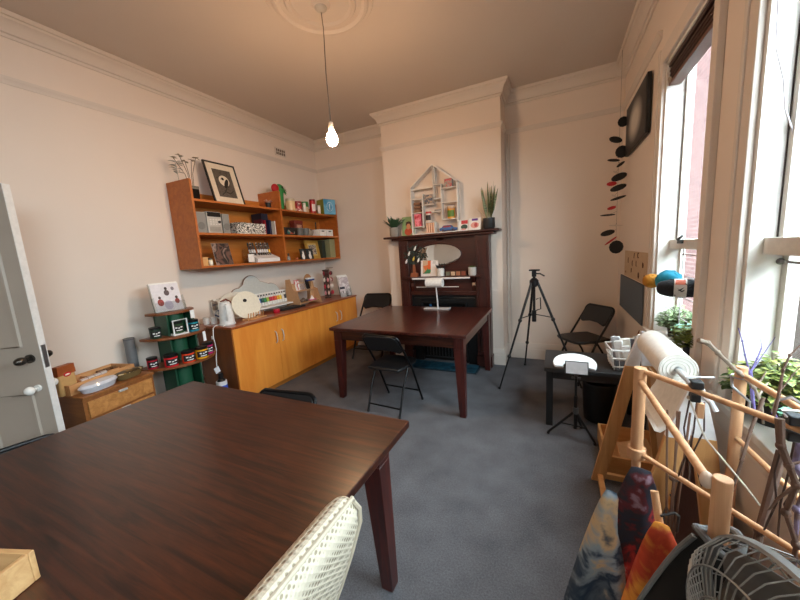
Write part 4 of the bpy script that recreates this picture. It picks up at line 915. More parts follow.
O('car_body', MB().prism([(-.11, .012), (.11, .012), (.115, .04), (.06, .048), (.035, .075), (-.06, .075), (-.085, .048), (-.112, .045)], -.028, .028, 'xz'), mm('2f5f9a', .35), t, .006); O('car_window', MB().prism([(-.07, .05), (.045, .05), (.03, .07), (-.055, .07)], -.0295, .0295, 'xz'), mm('8a3448', .3), t)
for x in (-.065, .065): O('wheel', MB().cyl((x, -.032, .016), (x, .032, .016), .016), mm('3a2a44', .5), t)
HX(.045, .271, 'tiny grey boat model on the narrow ledge of the house shelf', 'boat_model', 'model', .085, .02, (mm('9a9590', .6), mm('8a8580', .6)))
leaning_card('greeting_card', 'white card with a red and green print, left of the two by the snake plant', 'card', (-1.0, 3.93, MZ), 0, .11, .135, 8, mm('e8e2dc', .6))
t = [o for o in bpy.data.objects if o.get('label', '').startswith('white card with a red and green')][0]
O('card_red', MB().b2(-.028, .05, -.002, -.0008, .085, .128), mm('b82f34', .6), t); O('card_green', MB().ell((.008, -.0016, .05), (.042, .001, .03), 16, 6), mm('2c4a3c', .6), t); O('card_pink', MB().ell((.0, -.002, .022), (.03, .001, .01), 12, 6), mm('d89a90', .6), t)
leaning_card('greeting_card', 'white card with a pink and purple print next to the snake plant', 'card', (-.865, 3.93, MZ), 0, .145, .145, 8, mm('ece6e0', .6))
t = [o for o in bpy.data.objects if o.get('label', '').startswith('white card with a pink and purple')][0]
O('card_title', MB().b2(-.035, .035, -.002, -.0008, .112, .138), mm('6a3a8c', .6), t); O('card_print', MB().ell((.0, -.0018, .06), (.05, .001, .036), 18, 6), mm('dd9a8c', .6), t); O('card_figure', MB().ell((.012, -.0026, .062), (.02, .001, .026), 12, 6), mm('b8484a', .6), t)
f = MB()
for k in range(15):
    a = 2.4*k; L = .26+.19*random.random(); bx, by = .025*math.cos(a), .02*math.sin(a); d_ = Vector((.28*math.cos(a)*(1.4 if k in (3, 7) else .5), .2*math.sin(a), 1))
    f.leaf((bx, by, .11), d_, L, .034, up=Vector((math.cos(a+1), math.sin(a+1), 0)), droop=-.02)
f.leaf((-.02, 0, .11), (-.9, -.1, 1), .22, .02, droop=.0)
pot_plant('snake_plant', 'tall snake plant in a black pot at the right end of the mantel shelf', (-.70, 3.94, MZ), .068, .125, mm('1a1b1d', .5), [('leaves', f, patches('snake_leaf', ['4a5a34', '8a8a58', '33452a', 'a39c68'], 22, .5, 'noise', 2, (1, 1, 3)))], rim=False)

# lower mantel shelf things
LZ = 1.148
t = T('paper_tree', 'cut-out tree ornament with white and yellow birds at the left of the lower mantel shelf', 'ornament', (-1.66, 3.905, LZ))
O('trunk', MB().prism([(-.055, 0), (.055, 0), (.02, .04), (.014, .16), (-.014, .16), (-.02, .04)], -.008, .008, 'xz').prism([(-.03, 0), (.03, 0), (.012, .05), (-.012, .05)], -.05, .05, 'xz', M=Matrix.Rotation(R_(90), 3, 'Z')), mm('8a4a2a', .7), t)
f = MB()
for k in range(70):
    a, r = random.random()*6.28, .155*math.sqrt(random.random()); x, z = r*math.cos(a), .26+r*.85*math.sin(a)+.02
    f.ell((x, random.uniform(-.012, .012), z), (.017, .004, .008), 8, 4, Matrix.Rotation(random.random()*3, 3, 'Y'))
for a in range(-60, 241, 30): f.tube([(0, 0, .14), (.06*math.cos(R_(a)), 0, .22+.05*math.sin(R_(a))), (.14*math.cos(R_(a)), 0, .27+.12*math.sin(R_(a)))], .003, 4)
O('foliage', f, mm('2c3a34', .7), t)
for (x, z, c) in ((.03, .36, 'e6e4de'), (-.055, .30, 'e2e0da'), (.005, .23, 'd8b54a'), (.07, .21, 'e2e0da'), (-.10, .2, 'dcd6d8')):
    O('bird', MB().ell((x, -.018, z), (.013, .008, .026), 12, 8, Matrix.Rotation(R_(25), 3, 'Y')).cyl((x+.006, -.018, z+.02), (x+.016, -.018, z+.034), .008, .003, 8), mm(c, .6), t)
leaning_card('art_card', 'white bordered card with an orange and green print on the lower mantel shelf', 'card', (-1.465, 3.93, LZ), 0, .235, .24, 8, mm('e6ddd8', .6))
t = [o for o in bpy.data.objects if o.get('label', '').startswith('white bordered card')][0]
O('art_print', MB().b2(-.09, .02, -.002, -.0008, .035, .205), patches('art_print', ['b8543a', '3c7a4c', 'c9a88a', 'd4703c', '7a3a34'], 12, .5, 'voronoi'), t); O('art_orange', MB().b2(-.02, .02, -.003, -.002, .09, .2), mm('d8602c', .6), t); O('art_text', MB().b2(.05, .09, -.002, -.0008, .18, .186).b2(.045, .09, -.002, -.0008, .165, .17), mm('6a625e', .6), t)
t = T('pen_cup', 'white cup of short dark pens on the lower mantel shelf', 'cup', (-1.30, 3.90, LZ)); O('cup', MB().lathe([(.042, 0), (.045, .004), (.047, .10), (.043, .10), (.04, .01), (.001, .01)], n=24), mm('ddd9d4', .5), t)
f = MB()
for k in range(10): a = 2.4*k; f.cyl((.012*math.cos(a), .012*math.sin(a), .02), (.06*math.cos(a), .03*math.sin(a), .13+.02*random.random()), .006, n=8)
O('pen', f, mm('1d1d20', .5), t)
for k, (c, w_) in enumerate((('6b6a58', 'grey-green'), ('c9a98a', 'beige'), ('a56a4a', 'brown'), ('8a4632', 'rust'))):
    t = T('wooden_block', '%s square print block in the row on the lower mantel shelf' % w_, 'block', (-1.205+.066*k, 3.91, LZ)); O('block', MB().b2(-.03, .03, -.02, .02, 0, .06), mm('5a3422', .6), t, .002); O('face', MB().b2(-.025, .025, -.0215, -.02, .006, .054), mm(c, .6), t)
f = spikes(18, .05, .02, .8, .08)
pot_plant('small_succulent', 'small green succulent in a white pot at the right end of the lower mantel shelf', (-.905, 3.91, LZ), .048, .10, mm('bfbab4', .6), [('leaves', f, mm('4f6a3c', .6))], rim=False)

# paper roll stand on the far table
t = T('paper_roll_stand', 'white metal stand holding a paper roll on the far edge of the mahogany table', 'stand', (-1.30, 3.735, .762))
WM = mm('d9d9da', .35, .2)
O('base', MB().b2(-.17, .15, -.05, .05, 0, .012), WM, t, .003); O('post', MB().tube([(0, .0, .012), (-.005, 0, .15), (-.012, 0, .25), (-.012, 0, .37)], .009, 10), WM, t)
O('top_rod', MB().cyl((-.33, .02, .372), (.40, .02, .372), .012), WM, t); O('lower_rod', MB().cyl((-.27, -.0, .27), (.27, -.0, .27), .005), WM, t)
O('paper_roll', MB().lathe([(.012, -.105), (.055, -.105), (.0555, .105), (.012, .105), (.012, -.105)], (-.03, -.0, .325), 30, M=Matrix.Rotation(R_(90), 3, 'Y')), mm('e9e6e2', .8), t)

# ------------------------------------------------------------------ camera tripod
t = T('tripod', 'black camera tripod standing by the back wall', 'tripod', (-.20, 3.66, 0))
BLM = mm('18181a', .4, .3)
for (x, y) in ((-.315, -.34), (-.13, .44), (.45, -.09)):
    d_ = Vector((x, y, 0)); top = Vector((0, 0, 1.08))+d_.normalized()*.035
    lg = O('leg', MB().tube([top, top.lerp(Vector((x, y, .01)), .36)], .013, 8).tube([top.lerp(Vector((x, y, .01)), .34), top.lerp(Vector((x, y, .01)), .7)], .0105, 8).tube([top.lerp(Vector((x, y, .01)), .68), Vector((x, y, .01))], .0085, 8), BLM, t)
    f = MB()
    for u in (.36, .70): p_ = top.lerp(Vector((x, y, .01)), u); f.ell(p_, (.02, .02, .022), 10, 6); 
    f.ell((x, y, .014), (.016, .016, .014), 10, 6); O('leg_lock', f, mm('0e0e0f', .5), lg)
    O('brace', MB().cyl((0, 0, .74), top.lerp(Vector((x, y, .01)), .34), .005, n=8), BLM, t)
O('centre_column', MB().cyl((0, 0, .68), (0, 0, 1.16), .013).cyl((0, 0, .66), (0, 0, .78), .022), BLM, t); O('shoulder', MB().lathe([(.02, 1.03), (.045, 1.05), (.045, 1.10), (.022, 1.125)], n=18), BLM, t)
O('head', MB().b2(-.022, .022, -.02, .02, 1.14, 1.20).b2(-.05, .055, -.03, .03, 1.20, 1.215), BLM, t, .004); O('pan_handle', MB().tube([(.02, 0, 1.17), (.06, -.02, 1.17), (.10, -.06, 1.15)], .007, 8), BLM, t)
O('crank', MB().tube([(.02, 0, .9), (.06, -.01, .92), (.065, -.01, .80), (.02, 0, .78)], .006, 8), BLM, t)

# ------------------------------------------------------------------ low black table with things
t = T('side_table', 'low black table against the window wall', 'table', (.275, 2.95, 0))
BT = mm('27282a', .45, grain=.15)
O('tabletop', MB().b2(-.35, .345, -.245, .245, .47, .50), BT, t, .003); O('apron', MB().b2(-.31, .31, -.20, -.182, .40, .47).b2(-.31, .31, .182, .2, .40, .47).b2(-.31, -.292, -.2, .2, .40, .47).b2(.292, .31, -.2, .2, .4, .47), BT, t)
for sx in (-1, 1):
    for sy in (-1, 1): O('leg', MB().b2(sx*.31-.025, sx*.31+.025, sy*.195-.025, sy*.195+.025, 0, .47), mm('161617', .5), t, .002)
t = T('supply_basket', 'white wire basket of art supplies on the low black table', 'basket', (.505, 2.875, .50), R_(4), sc=1.08)
f = MB()
for z in (.03, .09, .15): 
    k = .085+.02*z/.15; f.tube([(-k*1.15, -k, z), (k*1.15, -k, z), (k*1.15, k, z), (-k*1.15, k, z)], .006, 6, closed=True)
for u in range(7):
    for s in (-1, 1):
        x = (-1+u/3); f.cyl((x*.085*1.15, s*.085, .005), (x*.105*1.15, s*.105, .15), .003, n=6)
for u in range(5):
    for s in (-1, 1):
        x = (-1+u/2); f.cyl((s*.085*1.15, x*.085, .005), (s*.105*1.15, x*.105, .15), .003, n=6)
O('wire_frame', f, WHITE, t); O('tub', MB().lathe([(.115, .002), (.125, .075), (.121, .075), (.111, .008), (.001, .008)], n=4, sx=1.1, sy=.95, M=Matrix.Rotation(R_(45), 3, 'Z')), mm('5a5c60', .5), t)
sup = [('white paper packet standing in the supply basket', 'paper packet', -.065, -.035, .05, .19, 'dcdad8'), ('dark grey sleeve at the middle of the supply basket', 'sleeve', .005, .04, .05, .19, '55565c'), ('red packet at the front of the supply basket', 'packet', .03, -.05, .05, .12, 'b3242c'), ('clear plastic packet at the right of the supply basket', 'packet', .07, .015, .05, .18, 'd3d6d9'), ('pale grey folded paper at the left back of the supply basket', 'paper', -.06, .05, .055, .20, 'b9babf'), ('cream envelope at the centre of the supply basket', 'envelope', -.015, -.005, .06, .20, 'e2dccf'), ('silver pouch at the right back of the supply basket', 'pouch', .06, .06, .05, .2, 'a9adb3'), ('white card sleeve at the left front of the supply basket', 'sleeve', -.025, -.055, .045, .16, 'eceae8')]
vv = Matrix.Rotation(R_(8), 3, 'Z')
for lab, cat, x, y, w, h, c in sup:
    p_ = vv @ Vector((x, y, 0)); q = T('paper_packet' if 'paper' in lab else 'packet', lab, cat, (.505+p_.x, 2.875+p_.y, .515), R_(8+40*x*10), sc=1.08); O('wrap', MB().box((0, 0, h/2), (w, .012, h), (R_(6), R_(8*(1 if x > 0 else -1)), 0)), mm(c, .4), q, .003); O('top_fold', MB().box((0.1*h*(1 if x > 0 else -1)*.5, -.0, h-.012), (w*.96, .016, .02), (R_(6), R_(8*(1 if x > 0 else -1)), 0)), mm('e6e6e6' if c != 'b3242c' else '8a1a22', .5), q, .002)
q = T('paint_brush', 'wooden paint brush leaning out of the supply basket', 'brush', (.52, 2.90, .52)); O('handle', MB().cyl((0, 0, 0), (.05, .03, .22), .006, n=8), PINE, q); O('bristle', MB().cyl((.05, .03, .22), (.06, .035, .26), .007, .003, 8), mm('7a4a2a', .8), q)
t = T('waste_bin', 'black rounded bin under the low black table', 'bin', (.335, 2.965, 0)); O('tub', MB().lathe([(.10, 0), (.11, .01), (.125, .33), (.121, .33), (.105, .012), (.001, .012)], n=28), mm('0f0f10', .5), t); O('rim', MB().lathe([(.12, .325), (.129, .325), (.129, .337), (.12, .337), (.12, .325)], n=28), mm('1d1d1f', .4), t)
# ring light on small tripod
t = T('light_stand', 'small black tripod with a white crescent light and grey screen beside the low table', 'stand', (.145, 2.60, 0))
for (x, y) in ((-.185, -.005), (.125, -.06), (.05, .16)):
    d_ = Vector((x, y, .02)); O('leg', MB().tube([(0, 0, .22), d_], .009, 8).ell((x, y, .012), (.013, .013, .012), 8, 6), BLM, t); O('brace', MB().cyl((0, 0, .10), Vector((0, 0, .22)).lerp(d_, .55), .005, n=8), BLM, t)
O('pole', MB().cyl((0, 0, .08), (0, 0, .34), .013).cyl((0, 0, .34), (0, 0, .50), .009), BLM, t); O('clamp', MB().cyl((0, 0, .20), (0, 0, .25), .02).ell((0, -.005, .515), (.018, .018, .022)).cyl((-.03, 0, .48), (.03, 0, .48), .008), mm('5a5a5c', .35, .5), t)
M = Matrix.Rotation(R_(10), 3, 'X')
f = MB().prism([(-.075, 0), (.075, 0), (.075, .095), (-.075, .095)], -.006, .006, 'xz', M=Matrix.Rotation(R_(-20), 3, 'X'), c=(-.0, -.055, .525)); O('screen_frame', f, BLACK, t)
f = MB().prism([(-.069, .006), (.069, .006), (.069, .089), (-.069, .089)], -.0075, -.006, 'xz', M=Matrix.Rotation(R_(-20), 3, 'X'), c=(0, -.055, .525)); O('screen', f, mm('a9a6a8', .4), t)
cr = [(.145*math.cos(R_(a)), .15*math.sin(R_(a))) for a in range(-28, 209, 8)]+[(.155*math.cos(R_(a))*.50, -.035+.15*math.sin(R_(a))*.42) for a in range(200, -22, -8)]
f = MB().prism(cr, -.009, .009, 'xy', M=M, c=(-.01, .04, .575)); O('light_panel', f, mm('eef0f2', .4), t, .004)
O('light_arm', MB().tube([(0, 0, .50), (0, .04, .54), (-.01, .12, .565)], .007, 8), BLM, t)

# ------------------------------------------------------------------ window-wall pictures
t = T('dark_picture', 'large black picture with a pale glow, hung high on the window wall', 'picture', (.638, 3.605, 2.265), R_(-90)); 
O('canvas', MB().b2(-.40, .40, -.028, .0, 0, .43), mm('141519', .5), t, .002)
m_, nt_, b_ = newmat('glow_print'); tc = nt_.nodes.new('ShaderNodeTexCoord'); mp = nt_.nodes.new('ShaderNodeMapping'); mp.inputs['Location'].default_value = (0, 0, -.215*5.6); mp.inputs['Scale'].default_value = (3.4, 0, 5.6)
gr = nt_.nodes.new('ShaderNodeTexGradient'); gr.gradient_type = 'SPHERICAL'; cr_ = nt_.nodes.new('ShaderNodeValToRGB'); cr_.color_ramp.elements[0].color = lin('1e2024'); cr_.color_ramp.elements[1].color = lin('c9c4bc'); cr_.color_ramp.elements[1].position = .6
nt_.links.new(tc.outputs['Object'], mp.inputs['Vector']); nt_.links.new(mp.outputs[0], gr.inputs['Vector']); nt_.links.new(gr.outputs['Fac'], cr_.inputs['Fac']); nt_.links.new(cr_.outputs['Color'], b_.inputs['Base Color'])
O('print', MB().b2(-.385, .385, -.0295, -.028, .015, .415), m_, t)
t = T('pin_board', 'dark grey felt board low on the window wall', 'board', (.646, 3.66, .765), R_(-90)); O('felt', MB().b2(-.50, .49, -.012, 0, 0, .33), mm('5b646e', .95, bump=.2, scale=200), t); O('edge', MB().b2(-.502, .492, -.010, 0, -.002, 0).b2(-.502, .492, -.010, 0, .33, .332), mm('343b43', .8), t)
t = T('letter_poster', 'beige poster of loose brown letters above the grey felt board', 'poster', (.649, 3.585, 1.105), R_(-90)); O('sheet', MB().b2(-.45, .47, -.003, 0, 0, .25), mm('c2a688', .8), t)
ink = mm('5c3a22', .8)
f = MB()
for (x, z, ch) in ((.0, .19, '/'), (.16, .20, 'C'), (-.25, .14, '('), (.09, .125, 'L'), (.33, .125, 'D'), (-.36, .03, "'"), (-.10, .055, 'I'), (.2, .03, 'O'), (.4, .05, "'"), (-.06, .12, '(')):
    s = .035
    if ch == '/': p_ = [(x-.01, -.005, z), (x+.012, -.005, z+s*1.3)]
    elif ch == 'C': p_ = [(x+.02*math.cos(R_(a)), -.005, z+.02+.022*math.sin(R_(a))) for a in range(50, 311, 26)]
    elif ch == '(': p_ = [(x-.012*math.sin(R_(a)), -.005, z+.02-.024*math.cos(R_(a))) for a in range(10, 171, 20)]
    elif ch == 'L': p_ = [(x, -.005, z+s*1.3), (x, -.005, z), (x+.022, -.005, z)]
    elif ch == 'I': p_ = [(x-.012, -.005, z), (x, -.005, z), (x, -.005, z+s), (x+.012, -.005, z+s)]
    elif ch == 'D': p_ = [(x, -.005, z), (x, -.005, z+s*1.2), (x+.02, -.005, z+s), (x+.024, -.005, z+s*.5), (x+.015, -.005, z+.003), (x, -.005, z)]
    elif ch == 'O': p_ = [(x+.017*math.cos(R_(a)), -.005, z+.02+.024*math.sin(R_(a))) for a in range(0, 361, 30)]
    else: p_ = [(x, -.005, z), (x, -.005, z+.02)]
    O('letter', MB().tube(p_, .0035, 5), ink, t)

# mobile in the corner
t = T('hanging_mobile', 'hanging mobile of black, red and white leaf shapes in the back corner', 'mobile', (.562, 4.03, 0))
BLK = mm('0e0e10', .6); RED = mm('b0121c', .5); WHI = mm('cfc4bb', .5)
#        dx,   z,   rx,  rz,  tilt, material
mob = [(0.024, 2.602, 0.046, 0.049, 0, BLK), (-0.033, 2.447, 0.060, 0.030, -22, BLK), (0.021, 2.325, 0.055, 0.059, 0, BLK), (-0.044, 2.255, 0.056, 0.014, -10, BLK), (0.016, 2.207, 0.042, 0.014, 35, BLK), (0.006, 2.088, 0.070, 0.036, 18, BLK), (-0.054, 2.030, 0.045, 0.022, 0, RED), (0.003, 1.984, 0.073, 0.030, 16, BLK), (0.005, 1.883, 0.071, 0.014, 14, BLK), (-0.048, 1.792, 0.040, 0.017, 12, RED), (-0.080, 1.724, 0.069, 0.010, 0, BLK), (-0.008, 1.613, 0.062, 0.008, -4, WHI), (-0.076, 1.543, 0.066, 0.029, 14, BLK), (-0.047, 1.459, 0.068, 0.010, 38, RED), (0.003, 1.394, 0.064, 0.068, 0, BLK), (-0.023, 2.137, 0.028, 0.010, -30, WHI), (-0.029, 1.909, 0.028, 0.010, -30, WHI)]
f = MB(); f.cyl((0, 0, 1.37), (0, 0, 3.18), .0012, n=5)
for (dx, z, rx, rz_, ti, mt) in mob:
    f.cyl((0, 0, z+.03), (dx, -.01, z), .0012, n=5)
    O('leaf_shape', MB().ell((dx, -.012, z), (rx, .004, rz_), 22, 6, Matrix.Rotation(R_(-ti), 3, 'Y')), mt, t)
O('wire', f, mm('6b625a', .5), t); O('ceiling_hook', MB().tube([(0, 0, 3.18), (0, .0, ZC)], .002, 5).ell((0, 0, ZC-.006), (.015, .015, .006), 10, 6), mm('8a8078', .5), t)

# ------------------------------------------------------------------ wire rack, wool and sill plants
t = T('wire_rack', 'thin white wire rack hanging in the far window', 'rack', (.70, 2.36, SILL))
f = MB(); 
for y in (-.17, .17): f.cyl((0, y, .0), (0, y, .60), .003, n=6)
for z in (.05, .17, .30, .43, .56): f.cyl((0, -.20, z), (0, .20, z), .003, n=6)
O('wire', f, mm('b9b4b2', .4, .4), t)
f = MB()
for y in (-.12, .02, .17): f.cyl((0, y, .385), (-.14, y, .385), .003, n=6)
O('peg', f, mm('a9a4a2', .4, .4), t)
def skein(name, label, c, r, mat, rz=0, band=None, n=11):
    t = T(name, label, 'wool', c, rz)
    prof = [(math.sin(PI*i/n)**.55*r[1] if 0 < i < n else .004, -r[0]*math.cos(PI*i/n)) for i in range(n+1)]
    O('yarn', MB().lathe(prof, n=20, M=Matrix.Rotation(R_(90), 3, 'Y')), mat, t)
    if band: O('label', MB().lathe([(r[1]*1.0, -r[0]*.28), (r[1]*1.035, -r[0]*.27), (r[1]*1.035, r[0]*.22), (r[1], r[0]*.23)], n=20, M=Matrix.Rotation(R_(90), 3, 'Y')), band, t)
    f = MB()
    for k in range(7):
        a0 = k*.9; L = []
        for j in range(12):
            a = a0+j*PI/6; th = .6*(.5 if k % 2 else -.5); x = r[0]*.62*math.sin(a*1+k); rr = r[1]*1.0*(max(.05, 1-(x/r[0])**2))**.42
            L.append((x, rr*math.cos(a), rr*math.sin(a)))
        f.tube(L, .004, 5, closed=True)
    O('strand', f, mat, t); return t
skein('wool_ball', 'mustard yellow ball of wool on a peg in the far window', (.545, 2.50, 1.205), (.044, .042), mm('b3761c', .9, bump=.4, scale=120), R_(20))
skein('wool_ball', 'turquoise ball of wool behind the black skein', (.605, 2.40, 1.215), (.07, .062), mm('157f9a', .9, bump=.4, scale=120), R_(70))
t = skein('wool_skein', 'black skein of wool with a white paper band in the far window', (.62, 2.245, 1.19), (.105, .05), mm('14161c', .9, bump=.4, scale=120), R_(-14), mm('c9c2bc', .6))
f = MB(); f.grid([[Vector((x, -.0525*math.cos(R_(a)), .0525*math.sin(R_(a)))) for a in range(28, 76, 8)] for x in (-.024, -.01, .004, .018)]); O('band_print', f, mm('c9664a', .6), t)
def bush(n, R, H, z0, L, w, seed):
    random.seed(seed); f = MB(); g = MB()
    for k in range(n):
        a = random.random()*6.28; r = R*math.sqrt(random.random()); z = z0+H*random.random()*(1-.5*r/R)
        p_ = Vector((r*math.cos(a), r*math.sin(a), z))
        b = random.random()*6.28; f.leaf(p_, (math.cos(b)+.4*math.cos(a), math.sin(b)+.4*math.sin(a), .1+random.random()*.5), L*(.6+.7*random.random()), w*(.7+.6*random.random()), droop=.3)
        if k % 5 == 0: g.tube([(0, 0, z0-.02), p_*.6+Vector((0, 0, z*.3)), p_], .002, 4)
    return f, g
def sill_plant(label, loc, R, H, L, w, n, mat, r, h, potmat, seed, sq=1):
    f, g = bush(n, R, H, h-.01, L, w, seed)
    return pot_plant('potted_plant', label, loc, r, h, potmat, [('foliage', f, mat), ('stem', g, mm('5a6a34', .7))])
sill_plant('pale green leafy plant in a dark pot in the far corner of the far window', (.735, 2.70, SILL), .10, .15, .036, .022, 480, patches('leaf_pale', ['4a6238', '8a9a70', '60784c', 'a9b28e'], 30, .6), .05, .085, mm('2a2c2e', .5), 3)
sill_plant('blue-green trailing plant beside the pale one on the far window sill', (.75, 2.48, SILL), .085, .09, .045, .03, 160, patches('leaf_blue', ['4a7a6a', '7fa890', '2f5f50'], 30, .6), .045, .07, mm('dcdad6', .5), 4)
sill_plant('yellow-green leafy plant in a black pot by the window post', (.66, 2.14, SILL), .085, .15, .045, .026, 330, patches('leaf_yellow', ['4a5a1c', '75802e', '344214'], 30, .55), .045, .10, mm('121213', .5), 5)
sill_plant('large variegated yellow-green plant in a black pot on the near window sill', (.70, 1.52, SILL), .11, .155, .036, .022, 620, patches('leaf_big', ['33481f', '7d8c3a', '4a6128', 'a5a556', '2c3f1c'], 26, .55), .06, .11, mm('151516', .5), 6)
sill_plant('small dark green plant in a black pot left of the large variegated plant', (.665, 1.60, SILL), .07, .10, .04, .025, 110, patches('leaf_dark', ['2f4a24', '52703a', '223a1c'], 30, .55), .04, .08, mm('1b1b1c', .5), 8)
sill_plant('blue-green plant at the near end of the near window sill', (.74, 1.28, SILL), .11, .11, .045, .03, 200, patches('leaf_teal', ['3c7a5c', '6fa888', '2a5a44'], 30, .55), .05, .09, mm('b9b04a', .5), 9)
# ------------------------------------------------------------------ easel with paper roll, crate
t = T('easel', 'wooden A-frame easel with white tips beside the window wall', 'easel', (.445, 1.78, 0))
EZ = .935; WT_ = WHITEP
for yy in (.38, -.38):
    for s in (-1, 1):
        def P_(z): return (s*(.012+(.185 if s < 0 else .125)*(EZ-z)/EZ), yy+s*.012)
        def leg_seg(z0, z1, w=.034, d=.011):
            x0, y0 = P_(z0); x1, y1 = P_(z1)
            return [(x0-w, y0-d, z0), (x0+w, y0-d, z0), (x0+w, y0+d, z0), (x0-w, y0+d, z0)], [(x1-w, y1-d, z1), (x1+w, y1-d, z1), (x1+w, y1+d, z1), (x1-w, y1+d, z1)]
        lg = O('leg', MB().hexa(*leg_seg(0, .76)), PINE, t, .002)
        a, b = leg_seg(.76, EZ+.01); x1, y1 = P_(EZ+.01)
        b = [(x1-.016, y1-.011, EZ+.01), (x1+.016, y1-.011, EZ+.01), (x1+.016, y1+.011, EZ+.01), (x1-.016, y1+.011, EZ+.01)]
        O('leg_tip', MB().hexa(a, b), WT_, lg, .002)
O('runner', MB().b2(-.20, -.17, -.38, .38, .02, .05), PINEX, t, .003); O('runner', MB().b2(.115, .14, -.38, .38, .02, .05), PINEX, t, .003)
O('crosspiece', MB().b2(-.17, .12, .365, .39, .02, .055), PINEX, t, .003); O('crosspiece', MB().b2(-.17, .12, -.39, -.365, .02, .055), PINEX, t, .003)
f = MB(); f.hexa([(.10, -.05, .20), (.105, -.05, .20), (.105, .36, .20), (.10, .36, .20)], [(.03, -.05, .76), (.035, -.05, .76), (.035, .36, .76), (.03, .36, .76)]); O('board', f, mm('b99673', .7), t)
O('rod', MB().cyl((0, -.46, EZ+.012), (0, .40, EZ+.012), .011).tube([(0, -.45, EZ+.012), (.01, -.475, EZ+.005), (.02, -.485, EZ-.02)], .009, 10), mm('c9cacd', .35, .3), t)
t = T('paper_roll', 'thick roll of white drawing paper on the easel rod with its end hanging down', 'paper roll', (.445, 1.80, EZ+.0125))
f = MB(); pr = [(.014, -.22), (.064, -.22), (.064, .17), (.014, .17), (.014, -.22)]
f.lathe(pr, n=36, M=Matrix.Rotation(R_(-90), 3, 'X')); O('roll', f, mm('ebe7df', .85), t)
f = MB()
for r_ in (.026, .038, .05, .06): f.tube([(r_*math.cos(2*PI*k/24), -.2212, r_*math.sin(2*PI*k/24)) for k in range(24)], .0011, 4, closed=True)
O('roll_end', f, mm('c9c2b6', .8), t)
rows = []
for (x, z) in ((.062, .02), (.066, -.03), (.055, -.12), (.03, -.2), (-.0, -.26), (-.03, -.29), (-.05, -.285)): rows.append([Vector((x-.01, -.2+.36*k/6, z)) for k in range(7)])
f = MB().grid(rows); o_ = O('hanging_sheet', f, mm('e9e7e2', .8), t); sd = o_.modifiers.new('s', 'SOLIDIFY'); sd.thickness = .001
t = T('wooden_crate', 'shallow open wooden crate on the floor between the easel and the low black table', 'crate', (.46, 2.44, 0)); open_box(t, .33, .42, .125, .016, PINEX, 'crate_side')
t = T('card_sheet', 'sheet of brown card lying tilted in the wooden crate', 'card', (.47, 2.44, .025), rot=(0, R_(-20), 0)); O('sheet', MB().b2(-.13, .13, -.18, .18, 0, .006), mm('c4a27c', .8), t); O('fold', MB().b2(.1, .13, -.18, .18, .006, .010), mm('b08e68', .8), t)

t = T('portfolio', 'dark red-brown portfolio case leaning under the near end of the easel', 'case', (.50, 1.60, .0), rot=(0, R_(6), 0))
O('case', MB().b2(-.02, .02, -.15, .15, 0, .48), mm('3a1c14', .6, bump=.2, scale=60), t, .006); O('edge', MB().tube([(-.0, -.152, .01), (-.0, -.152, .48), (0, .152, .48), (0, .152, .01)], .012, 6), mm('22110d', .6), t); O('handle', MB().tube([(0, -.05, .485), (0, -.045, .52), (0, .045, .52), (0, .05, .485)], .008, 8), mm('1c0f0b', .5), t)

# ------------------------------------------------------------------ dowel rack by the window
A, B, Cc, Dd = Vector((.256, 1.255, 0)), Vector((.548, 1.375, 0)), Vector((.302, .786, 0)), Vector((.575, .845, 0))
t = T('dowel_rack', 'rack of thick wooden dowels standing by the near window', 'rack', (0, 0, 0))
def at(p, z): return Vector((p.x, p.y, z))
O('post', MB().cyl(at(A, .76), at(A, 1.055), .0178).cyl(at(A, 0), at(A, .77), .013), DOWEL, t, .002)
O('collar', MB().lathe([(.013, .735), (.027, .735), (.027, .770), (.0165, .770)], (A.x, A.y, 0), 20), DOWEL, t, .002)
O('post', MB().cyl(at(B, 0), at(B, 1.045), .0155), DOWEL, t, .002); O('post', MB().cyl(at(Cc, 0), at(Cc, 1.0), .0155), DOWEL, t, .002); O('post', MB().cyl(at(Dd, 0), at(Dd, 1.045), .0155), DOWEL, t, .002)
O('rail', MB().cyl(at(A, 1.045)+Vector((.01, -.01, 0)), at(Dd, 1.04), .008), DOWELX, t)
O('rail', MB().cyl(at(A, 1.01), at(Cc, .985)+Vector((-.02, .016, 0)), .009), DOWELX, t)
O('rail', MB().cyl(at(B, 1.02), at(Dd, 1.03), .009), DOWELX, t)
O('rail', MB().cyl(at(A, .755), at(Dd, .755), .0078), DOWELX, t)
O('rail', MB().cyl(at(B, .80), at(Dd, .80), .008), DOWELX, t)
O('rail', MB().cyl(at(Cc, .70), at(Dd, .70), .009), DOWELX, t)
O('joint', MB().ell(at(Cc, .985)+Vector((-.019, .014, -.004)), (.012, .012, .018)), mm('d8c0ac', .5), t)

def drape(name, label, cat, apex, e1, H, w0, w1, drift, mats, seed, sag=.05, fold=.02, n=17, m_=14):
    random.seed(seed); t = T(name, label, cat, apex); e1 = Vector(e1).normalized(); e2 = Vector((-e1.y, e1.x, 0)); rows = []
    ph = random.random()*6
    for i in range(m_+1):
        u = i/m_; z = -H*u; w = w0+(w1-w0)*(u**.8); row = []
        for j in range(n+1):
            v = -1+2*j/n
            off = -sag*(1-v*v)*min(1, u*2.2)-.01+fold*u*math.sin(5.2*v+ph+u*.6)
            zz = z-.035*w/.1*v*v*(.4+.6*u)
            row.append(e1*(v*w+drift[0]*u)+e2*(off+drift[1]*u)+Vector((0, 0, zz)))
        rows.append(row)
    f = MB().grid(rows); o_ = O('cloth', f, mats, t, sharp=180); sd = o_.modifiers.new('s', 'SOLIDIFY'); sd.thickness = .004
    return t, rows
e1 = (.975, -.22, 0)
